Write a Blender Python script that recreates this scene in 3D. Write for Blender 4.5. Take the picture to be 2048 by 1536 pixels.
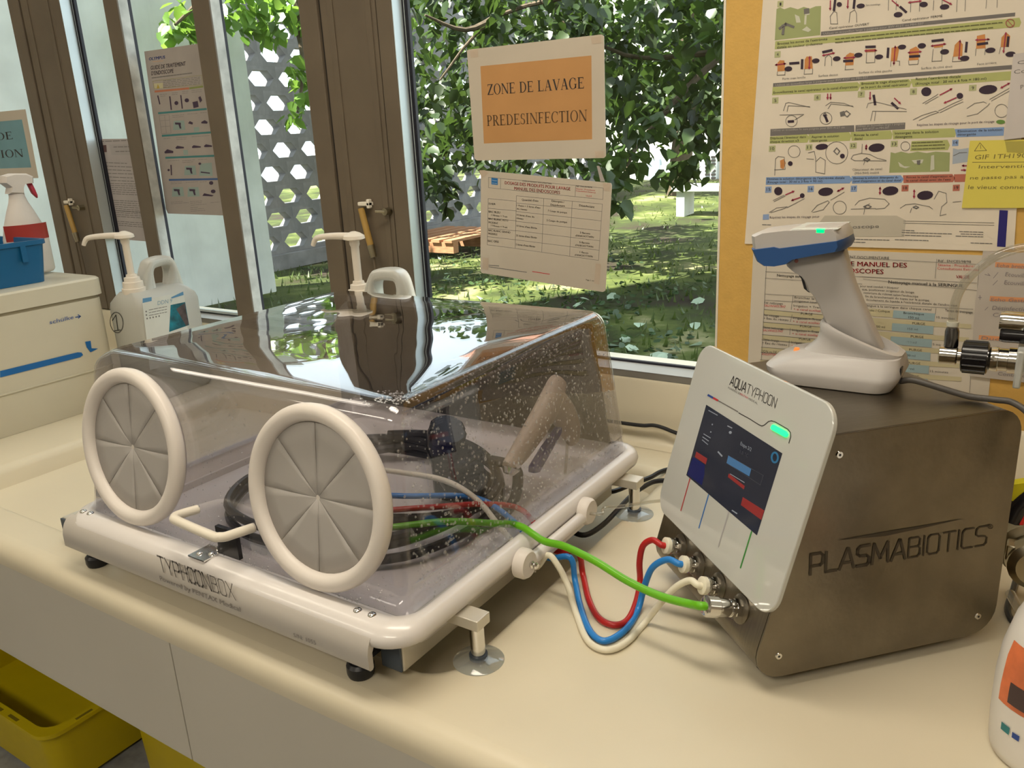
import bpy, bmesh, math, random
from mathutils import Vector, Matrix, Euler
D = bpy.data
for o in list(D.objects): D.objects.remove(o, do_unlink=True)
SC = bpy.context.scene
COL = SC.collection
R = math.radians

# ---------------------------------------------------------------- camera
# world: X along the window wall (right +), Y towards the window, Z up; worktop at z = 0.90
FPX = 1636.43
yaw, pitch, roll = R(-33.70178), R(17.09356), R(-2.85928)
EYE = Vector((0, 0, 1.5))
_f = Vector((math.sin(yaw)*math.cos(pitch), math.cos(yaw)*math.cos(pitch), -math.sin(pitch)))
_r = Vector((math.cos(yaw), -math.sin(yaw), 0))
_u = _r.cross(_f)
CR = math.cos(roll)*_r + math.sin(roll)*_u
CU = -math.sin(roll)*_r + math.cos(roll)*_u
CF = _f
cam = D.cameras.new('camera'); cam.sensor_width = 36; cam.lens = FPX*36/2048
cam.clip_start = .02; cam.clip_end = 300
camo = D.objects.new('camera', cam); COL.objects.link(camo)
m3 = Matrix((CR, CU, -CF)).transposed()
camo.matrix_world = Matrix.Translation(EYE) @ m3.to_4x4()
SC.camera = camo

# ---------------------------------------------------------------- world, sun, exposure
SC.view_settings.view_transform = 'Standard'; SC.view_settings.look = 'None'
SC.view_settings.exposure = 0.0; SC.view_settings.gamma = 1; SC.view_settings.use_curve_mapping = False
W = D.worlds.new('sky'); SC.world = W; W.use_nodes = True
bg = W.node_tree.nodes['Background']; bg.inputs[0].default_value = (.80, .92, 1.0, 1); bg.inputs[1].default_value = 2.6
sun = D.lights.new('sun', 'SUN'); sun.energy = 24; sun.angle = R(.6); sun.color = (1, .95, .84)
suno = D.objects.new('sun', sun); COL.objects.link(suno)
sv = Vector((-.30, -.45, .84)).normalized()          # direction towards the sun
suno.rotation_euler = sv.to_track_quat('Z', 'Y').to_euler(); suno.location = (-6, -3, 12)

# ---------------------------------------------------------------- ceiling lamps of the room (light only; the fittings are built further down)
LAMPS = [(-.55, .62, 2.62, 1.2, .28, 15), (-2.35, .62, 2.62, 1.2, .28, 4), (-.1, -1.1, 2.62, 1.2, .28, 24), (-2.35, -1.1, 2.62, 1.2, .28, 9)]
for (x, y, z, sx, sy, e) in LAMPS:
    l = D.lights.new('ceiling_lamp_light', 'AREA'); l.shape = 'RECTANGLE'; l.size = sx; l.size_y = sy; l.energy = e; l.color = (1, .90, .74)
    lo = D.objects.new('ceiling_lamp_light', l); COL.objects.link(lo); lo.location = (x, y, z-.012)

# ---------------------------------------------------------------- pixel helpers (a pixel gives a direction; the plane gives the distance)
def ray(x, y): return CF + CR*((x-1024)/FPX) - CU*((y-768)/FPX)
def onX(v, x, y): d = ray(x, y); return EYE + d*((v-EYE.x)/d.x)
def onY(v, x, y): d = ray(x, y); return EYE + d*((v-EYE.y)/d.y)
def onZ(v, x, y): d = ray(x, y); return EYE + d*((v-EYE.z)/d.z)
def onP(p, n, x, y): d = ray(x, y); return EYE + d*((p-EYE).dot(n)/d.dot(n))

# ---------------------------------------------------------------- materials
MATS = {}
def mat(name, col, rough=.5, metal=0, var=.06, scale=12, bump=0, bscale=60, coat=0, emit=None, es=0, trans=0, ior=1.45, stretch=None, spec=.5, sss=0):
    if name in MATS: return MATS[name]
    m = D.materials.new(name); m.use_nodes = True; nt = m.node_tree; N = nt.nodes; L = nt.links
    b = N['Principled BSDF']
    b.inputs['Roughness'].default_value = rough; b.inputs['Metallic'].default_value = metal
    b.inputs['IOR'].default_value = ior; b.inputs['Coat Weight'].default_value = coat; b.inputs['Coat Roughness'].default_value = .08
    b.inputs['Transmission Weight'].default_value = trans; b.inputs['Specular IOR Level'].default_value = spec
    if sss: b.inputs['Subsurface Weight'].default_value = sss; b.inputs['Subsurface Radius'].default_value = (.02, .02, .02)
    tc = N.new('ShaderNodeTexCoord'); mp = N.new('ShaderNodeMapping'); L.new(tc.outputs['Object'], mp.inputs[0])
    if stretch: mp.inputs['Scale'].default_value = stretch
    no = N.new('ShaderNodeTexNoise'); no.inputs['Scale'].default_value = scale; no.inputs['Detail'].default_value = 4
    L.new(mp.outputs[0], no.inputs[0])
    cr = N.new('ShaderNodeValToRGB'); e = cr.color_ramp.elements
    e[0].position = .3; e[1].position = .7
    e[0].color = tuple(c*(1-var) for c in col[:3])+(1,); e[1].color = tuple(min(1, c*(1+var)) for c in col[:3])+(1,)
    L.new(no.outputs[0], cr.inputs[0]); L.new(cr.outputs[0], b.inputs['Base Color'])
    if bump:
        n2 = N.new('ShaderNodeTexNoise'); n2.inputs['Scale'].default_value = bscale; L.new(mp.outputs[0], n2.inputs[0])
        bp = N.new('ShaderNodeBump'); bp.inputs['Strength'].default_value = bump; bp.inputs['Distance'].default_value = .01
        L.new(n2.outputs[0], bp.inputs['Height']); L.new(bp.outputs[0], b.inputs['Normal'])
    if emit: b.inputs['Emission Color'].default_value = (*emit, 1); b.inputs['Emission Strength'].default_value = es
    MATS[name] = m; return m
def clear(name, tint, rough=.0, ior=1.5, gain=1.0, haze=0, hazecol=(.8, .8, .8), wave=0, wscale=6):
    """clear sheet: transparent with a fresnel gloss on either face"""
    m = D.materials.new(name); m.use_nodes = True; nt = m.node_tree; N = nt.nodes; L = nt.links
    N.remove(N['Principled BSDF']); out = N['Material Output']
    tr = N.new('ShaderNodeBsdfTransparent'); tr.inputs[0].default_value = (*tint, 1)
    gl = N.new('ShaderNodeBsdfGlossy'); gl.inputs['Roughness'].default_value = rough; gl.inputs[0].default_value = (1, 1, 1, 1)
    ge = N.new('ShaderNodeNewGeometry'); mi = N.new('ShaderNodeMix'); mi.inputs[2].default_value = ior; mi.inputs[3].default_value = 1/ior
    L.new(ge.outputs['Backfacing'], mi.inputs[0])
    fr = N.new('ShaderNodeFresnel'); L.new(mi.outputs[0], fr.inputs['IOR'])
    mu = N.new('ShaderNodeMath'); mu.operation = 'MULTIPLY'; mu.use_clamp = True; mu.inputs[1].default_value = gain; L.new(fr.outputs[0], mu.inputs[0])
    if wave:
        tc = N.new('ShaderNodeTexCoord'); no = N.new('ShaderNodeTexNoise'); no.inputs['Scale'].default_value = wscale; no.inputs['Detail'].default_value = 1
        L.new(tc.outputs['Object'], no.inputs[0]); bp = N.new('ShaderNodeBump'); bp.inputs['Strength'].default_value = wave; bp.inputs['Distance'].default_value = .02
        L.new(no.outputs[0], bp.inputs['Height']); L.new(bp.outputs[0], gl.inputs['Normal'])
    base = tr
    if haze:
        df = N.new('ShaderNodeBsdfDiffuse'); df.inputs[0].default_value = (*hazecol, 1); hm = N.new('ShaderNodeMixShader'); hm.inputs[0].default_value = haze
        L.new(tr.outputs[0], hm.inputs[1]); L.new(df.outputs[0], hm.inputs[2]); base = hm
    mx = N.new('ShaderNodeMixShader'); L.new(mu.outputs[0], mx.inputs[0]); L.new(base.outputs[0], mx.inputs[1]); L.new(gl.outputs[0], mx.inputs[2])
    L.new(mx.outputs[0], out.inputs[0]); MATS[name] = m; return m

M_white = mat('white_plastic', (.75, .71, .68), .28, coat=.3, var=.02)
M_ringw = mat('ring_plastic', (.78, .72, .66), .38, var=.03)
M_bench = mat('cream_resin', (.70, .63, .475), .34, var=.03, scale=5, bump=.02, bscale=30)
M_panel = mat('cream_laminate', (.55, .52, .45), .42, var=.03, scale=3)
M_tub = mat('cream_tub_plastic', (.60, .56, .44), .4, var=.02)
M_steel = mat('brushed_steel', (.215, .19, .15), .33, metal=1, var=.10, scale=8, bump=.05, bscale=40, stretch=(60, 3, 3))
M_chrome = mat('chrome', (.72, .71, .69), .14, metal=1, var=.05)
M_brass = mat('dull_nickel', (.42, .38, .28), .3, metal=1, var=.1)
M_black = mat('black_rubber', (.012, .012, .015), .38, var=.15)
M_blackgl = mat('black_plastic', (.012, .011, .013), .2, var=.1)
M_navy = mat('slate_blue_cap', (.055, .072, .095), .45)
M_glasswhite = mat('white_back_painted_glass', (.56, .565, .53), .06, coat=.6, var=.02)
M_frame = mat('bronze_frame_paint', (.140, .110, .076), .45, var=.10, scale=9, bump=.05, bscale=20)
M_framed = mat('dark_frame_gap', (.025, .022, .02), .6)
M_alum = mat('pale_aluminium', (.55, .60, .60), .35, metal=.5, var=.05)
M_galv = mat('weathered_zinc', (.52, .53, .50), .55, metal=.2, var=.22, scale=26)
M_gask = mat('black_gasket', (.02, .02, .03), .5)
M_sill = mat('grey_sill_paint', (.22, .205, .18), .5)
M_sillL = mat('light_grey_sill', (.42, .43, .42), .5)
M_yellow = mat('ochre_wall_paint', (.66, .40, .10), .7, var=.04, scale=60, bump=.06, bscale=220)
M_wall = mat('cream_wall_paint', (.78, .72, .60), .8, var=.02)
M_ceil = mat('ceiling_tile', (.84, .83, .80), .9, var=.02)
M_floor = mat('grey_vinyl_floor', (.27, .28, .30), .5, var=.22, scale=30)
M_paper = mat('paper', (.62, .56, .47), .6, var=.02)
M_paperlam = mat('laminated_paper', (.57, .50, .405), .25, var=.03, coat=.3)
M_ink = mat('black_ink', (.035, .03, .03), .6)
M_inkgrey = mat('grey_ink', (.17, .16, .15), .6)
M_inkred = mat('red_ink', (.52, .035, .045), .6)
M_inkblue = mat('blue_ink', (.03, .07, .30), .6)
M_lilac = mat('dark_lilac_ink', (.05, .03, .06), .6)
M_green = mat('green_hose', (.14, .47, .012), .3, var=.04)
M_red = mat('red_hose', (.47, .018, .016), .3, var=.04)
M_blue = mat('blue_hose', (.025, .22, .62), .3, var=.04)
M_cream = mat('ivory_hose', (.80, .75, .60), .35, var=.03)
M_handle = mat('ivory_plastic', (.82, .76, .64), .35, var=.02)
M_canister = mat('milky_polyethylene', (.62, .62, .57), .42, var=.03, trans=.25, sss=.3)
M_pump = mat('ivory_pump_plastic', (.78, .71, .61), .4, var=.02)
M_crate = mat('blue_crate_plastic', (.008, .115, .27), .35, var=.05)
M_bin = mat('yellow_bin_plastic', (.60, .47, .003), .35, var=.04)
M_scan = mat('scanner_grey_white', (.50, .475, .455), .4, var=.02)
M_scanb = mat('scanner_blue', (.022, .085, .26), .4, var=.03)
M_gun = mat('beige_gun_plastic', (.58, .48, .37), .45, var=.04)
M_gunb = mat('blue_trigger', (.03, .03, .26), .45, var=.15, scale=90)
M_dome = clear('smoky_clear_dome', (.84, .83, .85), 0, 1.5, 1.5, haze=.006, hazecol=(.75, .72, .76), wave=.10, wscale=7)
M_pane = clear('window_glass', (.97, .985, .975), 0, 1.45, .35)
M_tube = clear('clear_pvc', (.80, .79, .74), .05, 1.45, 1.6, haze=.10, hazecol=(.85, .83, .78))
M_drop = clear('water_drop', (.80, .80, .82), .02, 1.5, 2.2, haze=.16, hazecol=(.9, .9, .9))
M_cup = clear('suction_cup_pvc', (.78, .80, .80), .08, 1.45, 1.5, haze=.14, hazecol=(.8, .82, .82))
M_lam = clear('laminate_film', (.90, .91, .90), .05, 1.45, 1.3, haze=.14, hazecol=(.75, .78, .74))
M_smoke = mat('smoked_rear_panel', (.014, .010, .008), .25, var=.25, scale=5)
M_member = mat('grey_silicone', (.45, .425, .40), .55, var=.03)
M_led = mat('green_led', (.05, .6, .2), .4, emit=(.0, 1, .12), es=3.2)
M_screen = mat('screen_glass', (.012, .013, .018), .08, emit=(.012, .013, .018), es=1)

# ---------------------------------------------------------------- mesh builder
class B:
    def __init__(s): s.v = []; s.f = []
    def add(s, vs, fs):
        o = len(s.v); s.v += [Vector(v) for v in vs]; s.f += [tuple(i+o for i in f) for f in fs]; return s
    def box(s, c, h, M=None):
        vs = [Vector((c[0]+i*h[0], c[1]+j*h[1], c[2]+k*h[2])) for k in (-1, 1) for j in (-1, 1) for i in (-1, 1)]
        if M: vs = [M @ v for v in vs]
        return s.add(vs, [(0, 2, 3, 1), (4, 5, 7, 6), (0, 1, 5, 4), (2, 6, 7, 3), (0, 4, 6, 2), (1, 3, 7, 5)])
    def bb(s, a, b): return s.box([(p+q)/2 for p, q in zip(a, b)], [abs(q-p)/2 for p, q in zip(a, b)])
    def cyl(s, p, q, r, r2=None, n=20, cap=True):
        return s.rev(p, q, [(0, r), (1, r if r2 is None else r2)], n, cap)
    def rev(s, p, q, prof, n=24, cap=True):
        """turned profile: (t along p->q, radius)"""
        p = Vector(p); q = Vector(q); a = (q-p); L = a.length; z = a.normalized()
        x = z.orthogonal().normalized(); y = z.cross(x); vs = []; fs = []
        for t, r in prof:
            for i in range(n):
                w = 2*math.pi*i/n; vs.append(p+a*t+x*(r*math.cos(w))+y*(r*math.sin(w)))
        for k in range(len(prof)-1):
            for i in range(n): j = (i+1) % n; fs.append((k*n+i, k*n+j, (k+1)*n+j, (k+1)*n+i))
        if cap: fs.append(tuple(reversed(range(n)))); fs.append(tuple(range((len(prof)-1)*n, len(prof)*n)))
        return s.add(vs, fs)
    def tube(s, pts, r, n=10, sub=6, cap=True, closed=False):
        P = smooth_path(pts, sub, closed); k = len(P); vs = []; fs = []
        T = [(P[min(i+1, k-1)]-P[max(i-1, 0)]).normalized() for i in range(k)]
        x = T[0].orthogonal().normalized()
        for i in range(k):
            x = (x-T[i]*x.dot(T[i])); x = x.normalized() if x.length > 1e-6 else T[i].orthogonal().normalized()
            y = T[i].cross(x); rr = r(i/(k-1)) if callable(r) else r
            for a in range(n): w = 2*math.pi*a/n; vs.append(P[i]+x*(rr*math.cos(w))+y*(rr*math.sin(w)))
        for i in range(k-1):
            for a in range(n): b = (a+1) % n; fs.append((i*n+a, i*n+b, (i+1)*n+b, (i+1)*n+a))
        if cap: fs.append(tuple(reversed(range(n)))); fs.append(tuple(range((k-1)*n, k*n)))
        return s.add(vs, fs)
    def prism(s, poly, a, b):
        """poly: list of points already 3D; extruded by vectors a and b offsets"""
        n = len(poly); a = Vector(a); b = Vector(b)
        vs = [Vector(p)+a for p in poly]+[Vector(p)+b for p in poly]
        fs = [tuple(reversed(range(n))), tuple(range(n, 2*n))]+[(i, (i+1) % n, n+(i+1) % n, n+i) for i in range(n)]
        return s.add(vs, fs)
    def loft(s, rings, cap0=True, cap1=True, closed=True):
        n = len(rings[0]); vs = [v for r in rings for v in r]; fs = []
        for k in range(len(rings)-1):
            for i in range(n if closed else n-1): j = (i+1) % n; fs.append((k*n+i, k*n+j, (k+1)*n+j, (k+1)*n+i))
        if cap0: fs.append(tuple(reversed(range(n))))
        if cap1: fs.append(tuple(range((len(rings)-1)*n, len(rings)*n)))
        return s.add(vs, fs)
    def poly(s, pts): return s.add(pts, [tuple(range(len(pts)))])
    def xf(s, M): s.v = [M @ v for v in s.v]; return s
def smooth_path(pts, sub=6, closed=False):
    P = [Vector(p) for p in pts]
    if sub <= 1 or len(P) < 3: return P
    out = []
    for i in range(len(P)-1):
        p0 = P[max(i-1, 0)]; p1 = P[i]; p2 = P[i+1]; p3 = P[min(i+2, len(P)-1)]
        for k in range(sub):
            t = k/sub; out.append(.5*((2*p1)+(-p0+p2)*t+(2*p0-5*p1+4*p2-p3)*t*t+(-p0+3*p1-3*p2+p3)*t**3))
    out.append(P[-1]); return out
def rrect(x0, x1, y0, y1, r, z, n=6):
    """rounded rectangle ring, counter-clockwise, 4*(n+1) points"""
    out = []
    for cx, cy, a0 in ((x1-r, y1-r, 0), (x0+r, y1-r, 90), (x0+r, y0+r, 180), (x1-r, y0+r, 270)):
        for k in range(n+1): a = R(a0+90*k/n); out.append(Vector((cx+r*math.cos(a), cy+r*math.sin(a), z)))
    return out

PM = {}
def pm(o): return PM.get(o.name, Matrix())
def obj(name, b, m, parent=None, smooth=True, ang=38, bevel=0, seg=2, origin=None, kind=None, label=None):
    """b holds world coordinates; links ONE mesh object"""
    me = D.meshes.new(name)
    if parent is not None: I = pm(parent).inverted(); vs = [I @ v for v in b.v]; loc = None
    else:
        xs = [v.x for v in b.v]; ys = [v.y for v in b.v]; zs = [v.z for v in b.v]
        loc = Vector(origin) if origin else Vector(((min(xs)+max(xs))/2, (min(ys)+max(ys))/2, min(zs)))
        vs = [v-loc for v in b.v]
    me.from_pydata(vs, [], b.f)
    if smooth:
        me.polygons.foreach_set('use_smooth', [True]*len(me.polygons)); me.set_sharp_from_angle(angle=R(ang))
    me.materials.append(m); me.update()
    o = D.objects.new(name, me); COL.objects.link(o)
    if parent is not None: o.parent = parent; PM[o.name] = pm(parent)
    else: o.location = loc; PM[o.name] = Matrix.Translation(loc)
    if bevel:
        bm = o.modifiers.new('bevel', 'BEVEL'); bm.width = bevel; bm.segments = seg; bm.limit_method = 'ANGLE'; bm.angle_limit = R(40)
    if kind: o['kind'] = kind
    if label: o['label'] = label
    return o
def tag(o, label=None, cat=None, group=None, kind=None):
    if label: o['label'] = label
    if cat: o['category'] = cat
    if group: o['group'] = group
    if kind: o['kind'] = kind
    return o
def thing(name, label, cat, loc, rz=0, group=None, kind=None):
    o = D.objects.new(name, None); COL.objects.link(o); o.location = loc; o.rotation_euler = (0, 0, rz); o.empty_display_size = .05
    PM[o.name] = Matrix.Translation(Vector(loc)) @ Matrix.Rotation(rz, 4, 'Z')
    return tag(o, label, cat, group, kind)
def share(name, src, parent, world_m):
    """another piece with the same mesh data under parent"""
    o = D.objects.new(name, src.data); COL.objects.link(o); o.parent = parent
    o.matrix_local = pm(parent).inverted() @ world_m; return o

# ---------------------------------------------------------------- lettering
def lay(name, polys, o, xd, yd, m, parent, lift=.0004):
    """2D polygons laid on a plane: origin o, axes xd and yd (world, scaled)"""
    b = B(); n = xd.cross(yd).normalized()*lift
    for p in polys: b.poly([o+xd*q[0]+yd*q[1]+n for q in p])
    return obj(name, b, m, parent, smooth=False)
_tx = {}
def font_polys(s):
    """outline triangles of a string in Blender's own font; height of capitals is about .7; returns (polys, width)"""
    if s in _tx: return _tx[s]
    c = D.curves.new('t', 'FONT'); c.body = s; c.resolution_u = 2; c.size = 1
    o = D.objects.new('t', c); COL.objects.link(o)
    me = o.to_mesh(); P = [[(me.vertices[i].co.x, me.vertices[i].co.y) for i in p.vertices] for p in me.polygons]
    w = max([q[0] for p in P for q in p] or [1]); x0 = min([q[0] for p in P for q in p] or [0])
    P = [[(q[0]-x0, q[1]) for q in p] for p in P]
    o.to_mesh_clear(); D.objects.remove(o); D.curves.remove(c); _tx[s] = (P, w-x0); return _tx[s]
def seg(p, q, w):
    p = Vector(p); q = Vector(q); d = (q-p).normalized(); n = Vector((-d.y, d.x))*w/2; e = d*w*.42
    return [tuple(p-e-n), tuple(q+e-n), tuple(q+e+n), tuple(p-e+n)]
TECH = {  # squared strokes in a cell 1 high; (width, polylines)
 'A': (.72, [[(0, 0), (.36, 1), (.42, 1), (.72, 0)], [(.14, .30), (.62, .30)]]),
 'Q': (.62, [[(.12, 0), (.5, 0), (.62, .14), (.62, .86), (.5, 1), (.12, 1), (0, .86), (0, .14), (.12, 0)], [(.40, .12), (.52, -.16)]]),
 'U': (.62, [[(0, 1), (0, .14), (.12, 0), (.5, 0), (.62, .14), (.62, 1)]]),
 'T': (.66, [[(0, 1), (.66, 1)], [(.33, 1), (.33, 0)]]),
 'Y': (.66, [[(0, 1), (.33, .45), (.66, 1)], [(.33, .45), (.33, 0)]]),
 'P': (.60, [[(0, 0), (0, 1), (.48, 1), (.6, .88), (.6, .50), (.48, .40), (0, .40)]]),
 'H': (.62, [[(0, 0), (0, 1)], [(.62, 0), (.62, 1)], [(0, .52), (.62, .52)]]),
 'O': (.62, [[(.12, 0), (.5, 0), (.62, .14), (.62, .86), (.5, 1), (.12, 1), (0, .86), (0, .14), (.12, 0)]]),
 'N': (.62, [[(0, 0), (0, 1), (.62, 0), (.62, 1)]]),
 'B': (.60, [[(0, 0), (0, 1), (.46, 1), (.56, .9), (.56, .62), (.46, .53), (0, .53)], [(.46, .53), (.60, .42), (.60, .12), (.48, 0), (0, 0)]]),
 'X': (.66, [[(0, 0), (.66, 1)], [(0, 1), (.66, 0)]]),
 'L': (.52, [[(0, 1), (0, 0), (.52, 0)]]),
 'S': (.60, [[(.60, 1), (.12, 1), (0, .88), (0, .62), (.12, .52), (.48, .48), (.60, .38), (.60, .12), (.48, 0), (0, 0)]]),
 'M': (.82, [[(0, 0), (.06, 1), (.41, .25), (.76, 1), (.82, 0)]]),
 'I': (.06, [[(.03, 0), (.03, 1)]]),
 'C': (.58, [[(.58, 1), (.12, 1), (0, .86), (0, .14), (.12, 0), (.58, 0)]]), ' ': (.3, [])}
def tech_polys(s, ws, gap=.24, shear=0, fine_from=99, fine=.6):
    x = 0; P = []
    for k, ch in enumerate(s):
        w, ls = TECH[ch]; sw = ws*(fine if k >= fine_from else 1)
        for l in ls:
            for a, c in zip(l, l[1:]): P.append([(q[0]+x+shear*q[1], q[1]) for q in seg(a, c, sw)])
        x += w+gap
    return P, x-gap
def arc(cx, cy, rx, ry, ix, iy, a0, a1, n=14, icx=None):
    icx = cx if icx is None else icx; P = []
    for k in range(n):
        a = R(a0+(a1-a0)*k/n); b = R(a0+(a1-a0)*(k+1)/n)
        P.append([(cx+rx*math.cos(a), cy+ry*math.sin(a)), (cx+rx*math.cos(b), cy+ry*math.sin(b)), (icx+ix*math.cos(b), cy+iy*math.sin(b)), (icx+ix*math.cos(a), cy+iy*math.sin(a))])
    return P
def _q(x0, y0, x1, y1): return [(x0, y0), (x1, y0), (x1, y1), (x0, y1)]
def _d(x0, y0, x1, y1, w): return [(x0, y0), (x0+w, y0), (x1+w, y1), (x1, y1)]
def serif(ch):
    tk, th = .14, .05
    st = lambda x: [_q(x, 0, x+tk, 1), _q(x-.08, 0, x+tk+.08, th*.8), _q(x-.08, 1-th*.8, x+tk+.08, 1)]
    sf = lambda x: [_q(x-.09, 0, x+.13, th*.8)]
    if ch == 'Z': return .66, [_q(.04, .94, .62, 1), _q(.0, 0, .62, .06), _d(0, .03, .46, .97, .16), _q(.04, .80, .08, 1), _q(.60, 0, .64, .2)]
    if ch == 'O': return .78, arc(.38, .5, .38, .52, .25, .475, 0, 360, 28)
    if ch == 'N': return .80, [_q(.08, 0, .13, 1), _q(.66, 0, .71, 1), _d(.60, 0, .04, 1, .15), _q(0, 0, .22, .04), _q(.56, .96, .80, 1), _q(0, .96, .12, 1)]
    if ch == 'E': return .66, st(.08)+[_q(.1, .94, .58, 1), _q(.1, .49, .44, .54), _q(.1, 0, .60, .06), _q(.54, .80, .58, 1), _q(.40, .40, .44, .62), _q(.58, 0, .62, .2)]
    if ch == 'F': return .60, st(.08)+[_q(.1, .94, .56, 1), _q(.1, .49, .44, .54), _q(.52, .80, .56, 1), _q(.40, .40, .44, .62)]
    if ch == 'L': return .64, st(.08)+[_q(.1, 0, .58, .06), _q(.56, 0, .60, .22)]
    if ch == 'I': return .36, st(.08)
    if ch == 'T': return .66, st(.24)+[_q(.0, .94, .62, 1), _q(0, .80, .04, 1), _q(.58, .80, .62, 1)]
    if ch == 'D': return .76, st(.08)+[_q(.1, .95, .34, 1), _q(.1, 0, .34, .05)]+arc(.32, .5, .40, .5, .27, .45, -90, 90)
    if ch == 'P': return .60, st(.08)+[_q(.1, .95, .32, 1), _q(.1, .44, .32, .49)]+arc(.30, .72, .26, .28, .13, .23, -90, 90)
    if ch == 'R': return .72, st(.08)+[_q(.1, .95, .32, 1), _q(.1, .46, .32, .51), _d(.52, 0, .26, .48, .16), _q(.5, 0, .74, .04)]+arc(.30, .73, .26, .27, .13, .22, -90, 90)
    if ch == 'C': return .72, arc(.38, .5, .38, .52, .25, .475, 42, 318, 24)+[_q(.60, .66, .64, .96), _q(.62, .14, .65, .2)]
    if ch == 'G': return .78, arc(.38, .5, .38, .52, .25, .475, 42, 325, 24)+[_q(.58, .08, .70, .44), _q(.48, .40, .78, .44), _q(.60, .66, .64, .96)]
    if ch == 'A': return .78, [_d(.06, 0, .34, .98, .05), _d(.56, 0, .30, 1, .15), _q(.18, .32, .56, .37), _q(0, 0, .22, .04), _q(.48, 0, .78, .04)]
    if ch == 'V': return .76, [_d(.32, 0, .04, 1, .15), _d(.38, .02, .66, 1, .05), _q(-.02, .96, .26, 1), _q(.54, .96, .76, 1)]
    if ch == 'S': return .54, arc(.26, .74, .22, .27, .11, .22, 35, 268, 16, icx=.27)+arc(.26, .26, .23, .27, .12, .22, -145, 95, 16, icx=.25)+[_q(.42, .72, .46, .98), _q(.02, .02, .06, .3)]
    return .34, []
def serif_polys(s, gap=.05):
    x = 0; P = []
    for ch in s:
        w, ps = serif(ch); P += [[(q[0]+x, q[1]) for q in p] for p in ps]; x += w+gap
    return P, x-gap
EACH = {'pool_panel', 'green_bar', 'grey_bar', 'blue_bar', 'red_bar', 'number_tile', 'tape', 'oval_tags', 'highlight', 'alert_tag', 'tray_drawings', 'orange_drawings', 'blue_cells', 'cream_rows', 'orange_panel', 'label_print'}
FINE = {'brush_drawings', 'red_arrows', 'line_drawings', 'ui_marks', 'black_drawings', 'small_print', 'pale_drawings', 'dark_drawings', 'table_lines', 'print_lines', 'bullets', 'label_text'}
class Plane:
    """a flat printed sheet: photograph pixels are mapped to the plane the sheet hangs on"""
    def __init__(s, fn, nrm): s.fn = fn; s.n = Vector(nrm)
    def p(s, x, y, k=0): return s.fn(x, y)+s.n*k
    def text(s, name, polys, w, x0, y0, x1, y1, capx, capy, m, parent, capu=.7, k=.0006):
        """baseline pixel start and end, and the pixel above the start at capital height"""
        a = s.p(x0, y0, k); xd = (s.p(x1, y1, k)-a)/w; up = s.p(capx, capy, k)-a; yd = up/capu
        b = B()
        for q in polys: b.poly([a+xd*c[0]+yd*c[1] for c in q])
        return obj(name, b, m, parent, smooth=False)
    def t(s, txt, x0, y0, x1, y1, h, m, parent, name='lettering', k=.0006, lean=0, bold=0):
        P, w = font_polys(txt); 
        if bold: P = P+[[(c[0]+bold, c[1]) for c in p] for p in P]
        return s.text(name, P, w, x0, y0, x1, y1, x0+lean*h, y0-h, m, parent, .7, k)
    def shapes(s, name, polys, m, parent, k=.0004):
        if name in EACH:
            for q in polys: r_ = obj(name, B().poly([s.p(x, y, k) for x, y in q]), m, parent, smooth=False)
            return r_
        b = B()
        for q in polys: b.poly([s.p(x, y, k) for x, y in q])
        return obj(name, b, m, parent, smooth=False, kind='stuff' if name in FINE else None)
    def sheet(s, name, corners, m, t=.0006):
        b = B(); b.prism([s.p(x, y) for x, y in corners], s.n*-t*.5, s.n*t*.5); return b
def pline(pts, w):
    out = []
    for a, c in zip(pts, pts[1:]): out.append(seg(a, c, w))
    return out
def scribble(rng, x0, y0, x1, y1, h, word=14):
    """a row of word-like dashes for print too small to read"""
    out = []; L = math.hypot(x1-x0, y1-y0); dx = (x1-x0)/L; dy = (y1-y0)/L; t = 0
    while t < L:
        w = min(L-t, rng.uniform(.4, 1.3)*word); a = (x0+dx*t, y0+dy*t); c = (x0+dx*(t+w), y0+dy*(t+w)); out.append(seg(a, c, h)) if w > 1 else 0
        t += w+word*.28
    return out
def ell(cx, cy, rx, ry, n=14, a=0):
    ca, sa = math.cos(a), math.sin(a)
    return [(cx+rx*math.cos(2*math.pi*k/n)*ca-ry*math.sin(2*math.pi*k/n)*sa, cy+rx*math.cos(2*math.pi*k/n)*sa+ry*math.sin(2*math.pi*k/n)*ca) for k in range(n)]
def rc(x0, y0, x1, y1): return [(x0, y0), (x1, y0), (x1, y1), (x0, y1)]
# ================================================================= THE ROOM
XL, XR, YB, YW, ZC = -4.2, 2.6, -2.8, 1.40, 2.70
def struct(name, b, m, parent=None, **k):
    o = obj(name, b, m, parent, smooth=False, **k)
    if parent is None: o['kind'] = 'structure'
    return o
struct('floor', B().bb((XL, YB, -.1), (XR, 1.55, 0)), M_floor)
struct('ceiling', B().bb((XL-.1, YB-.1, ZC), (XR+.1, 1.75, ZC+.12)), M_ceil)
struct('wall_sun_blocker', B().bb((-4.8, 1.45, ZC+.121), (XR+4, 1.75, 8.2)), mat('sun_blocker_paint', (.62, .6, .55), .9))  # unseen block added above the room to keep sun off the near lawn
struct('wall_back', B().bb((XL, YB-.12, 0), (XR, YB, ZC)), M_wall)
struct('wall_left', B().bb((XL-.12, YB, 0), (XL, 1.55, ZC)), M_wall)
struct('wall_right', B().bb((XR, YB, 0), (XR+.12, 1.55, ZC)), M_wall)
tag(struct('wall_far', B().bb((-.478, 1.385, 0), (XR, 1.56, ZC)), M_yellow), 'ochre yellow painted wall right of the window, covered with instruction sheets')
struct('wall_below_window', B().bb((XL, 1.42, 0), (-.478, 1.56, 1.030)), M_wall)
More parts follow.
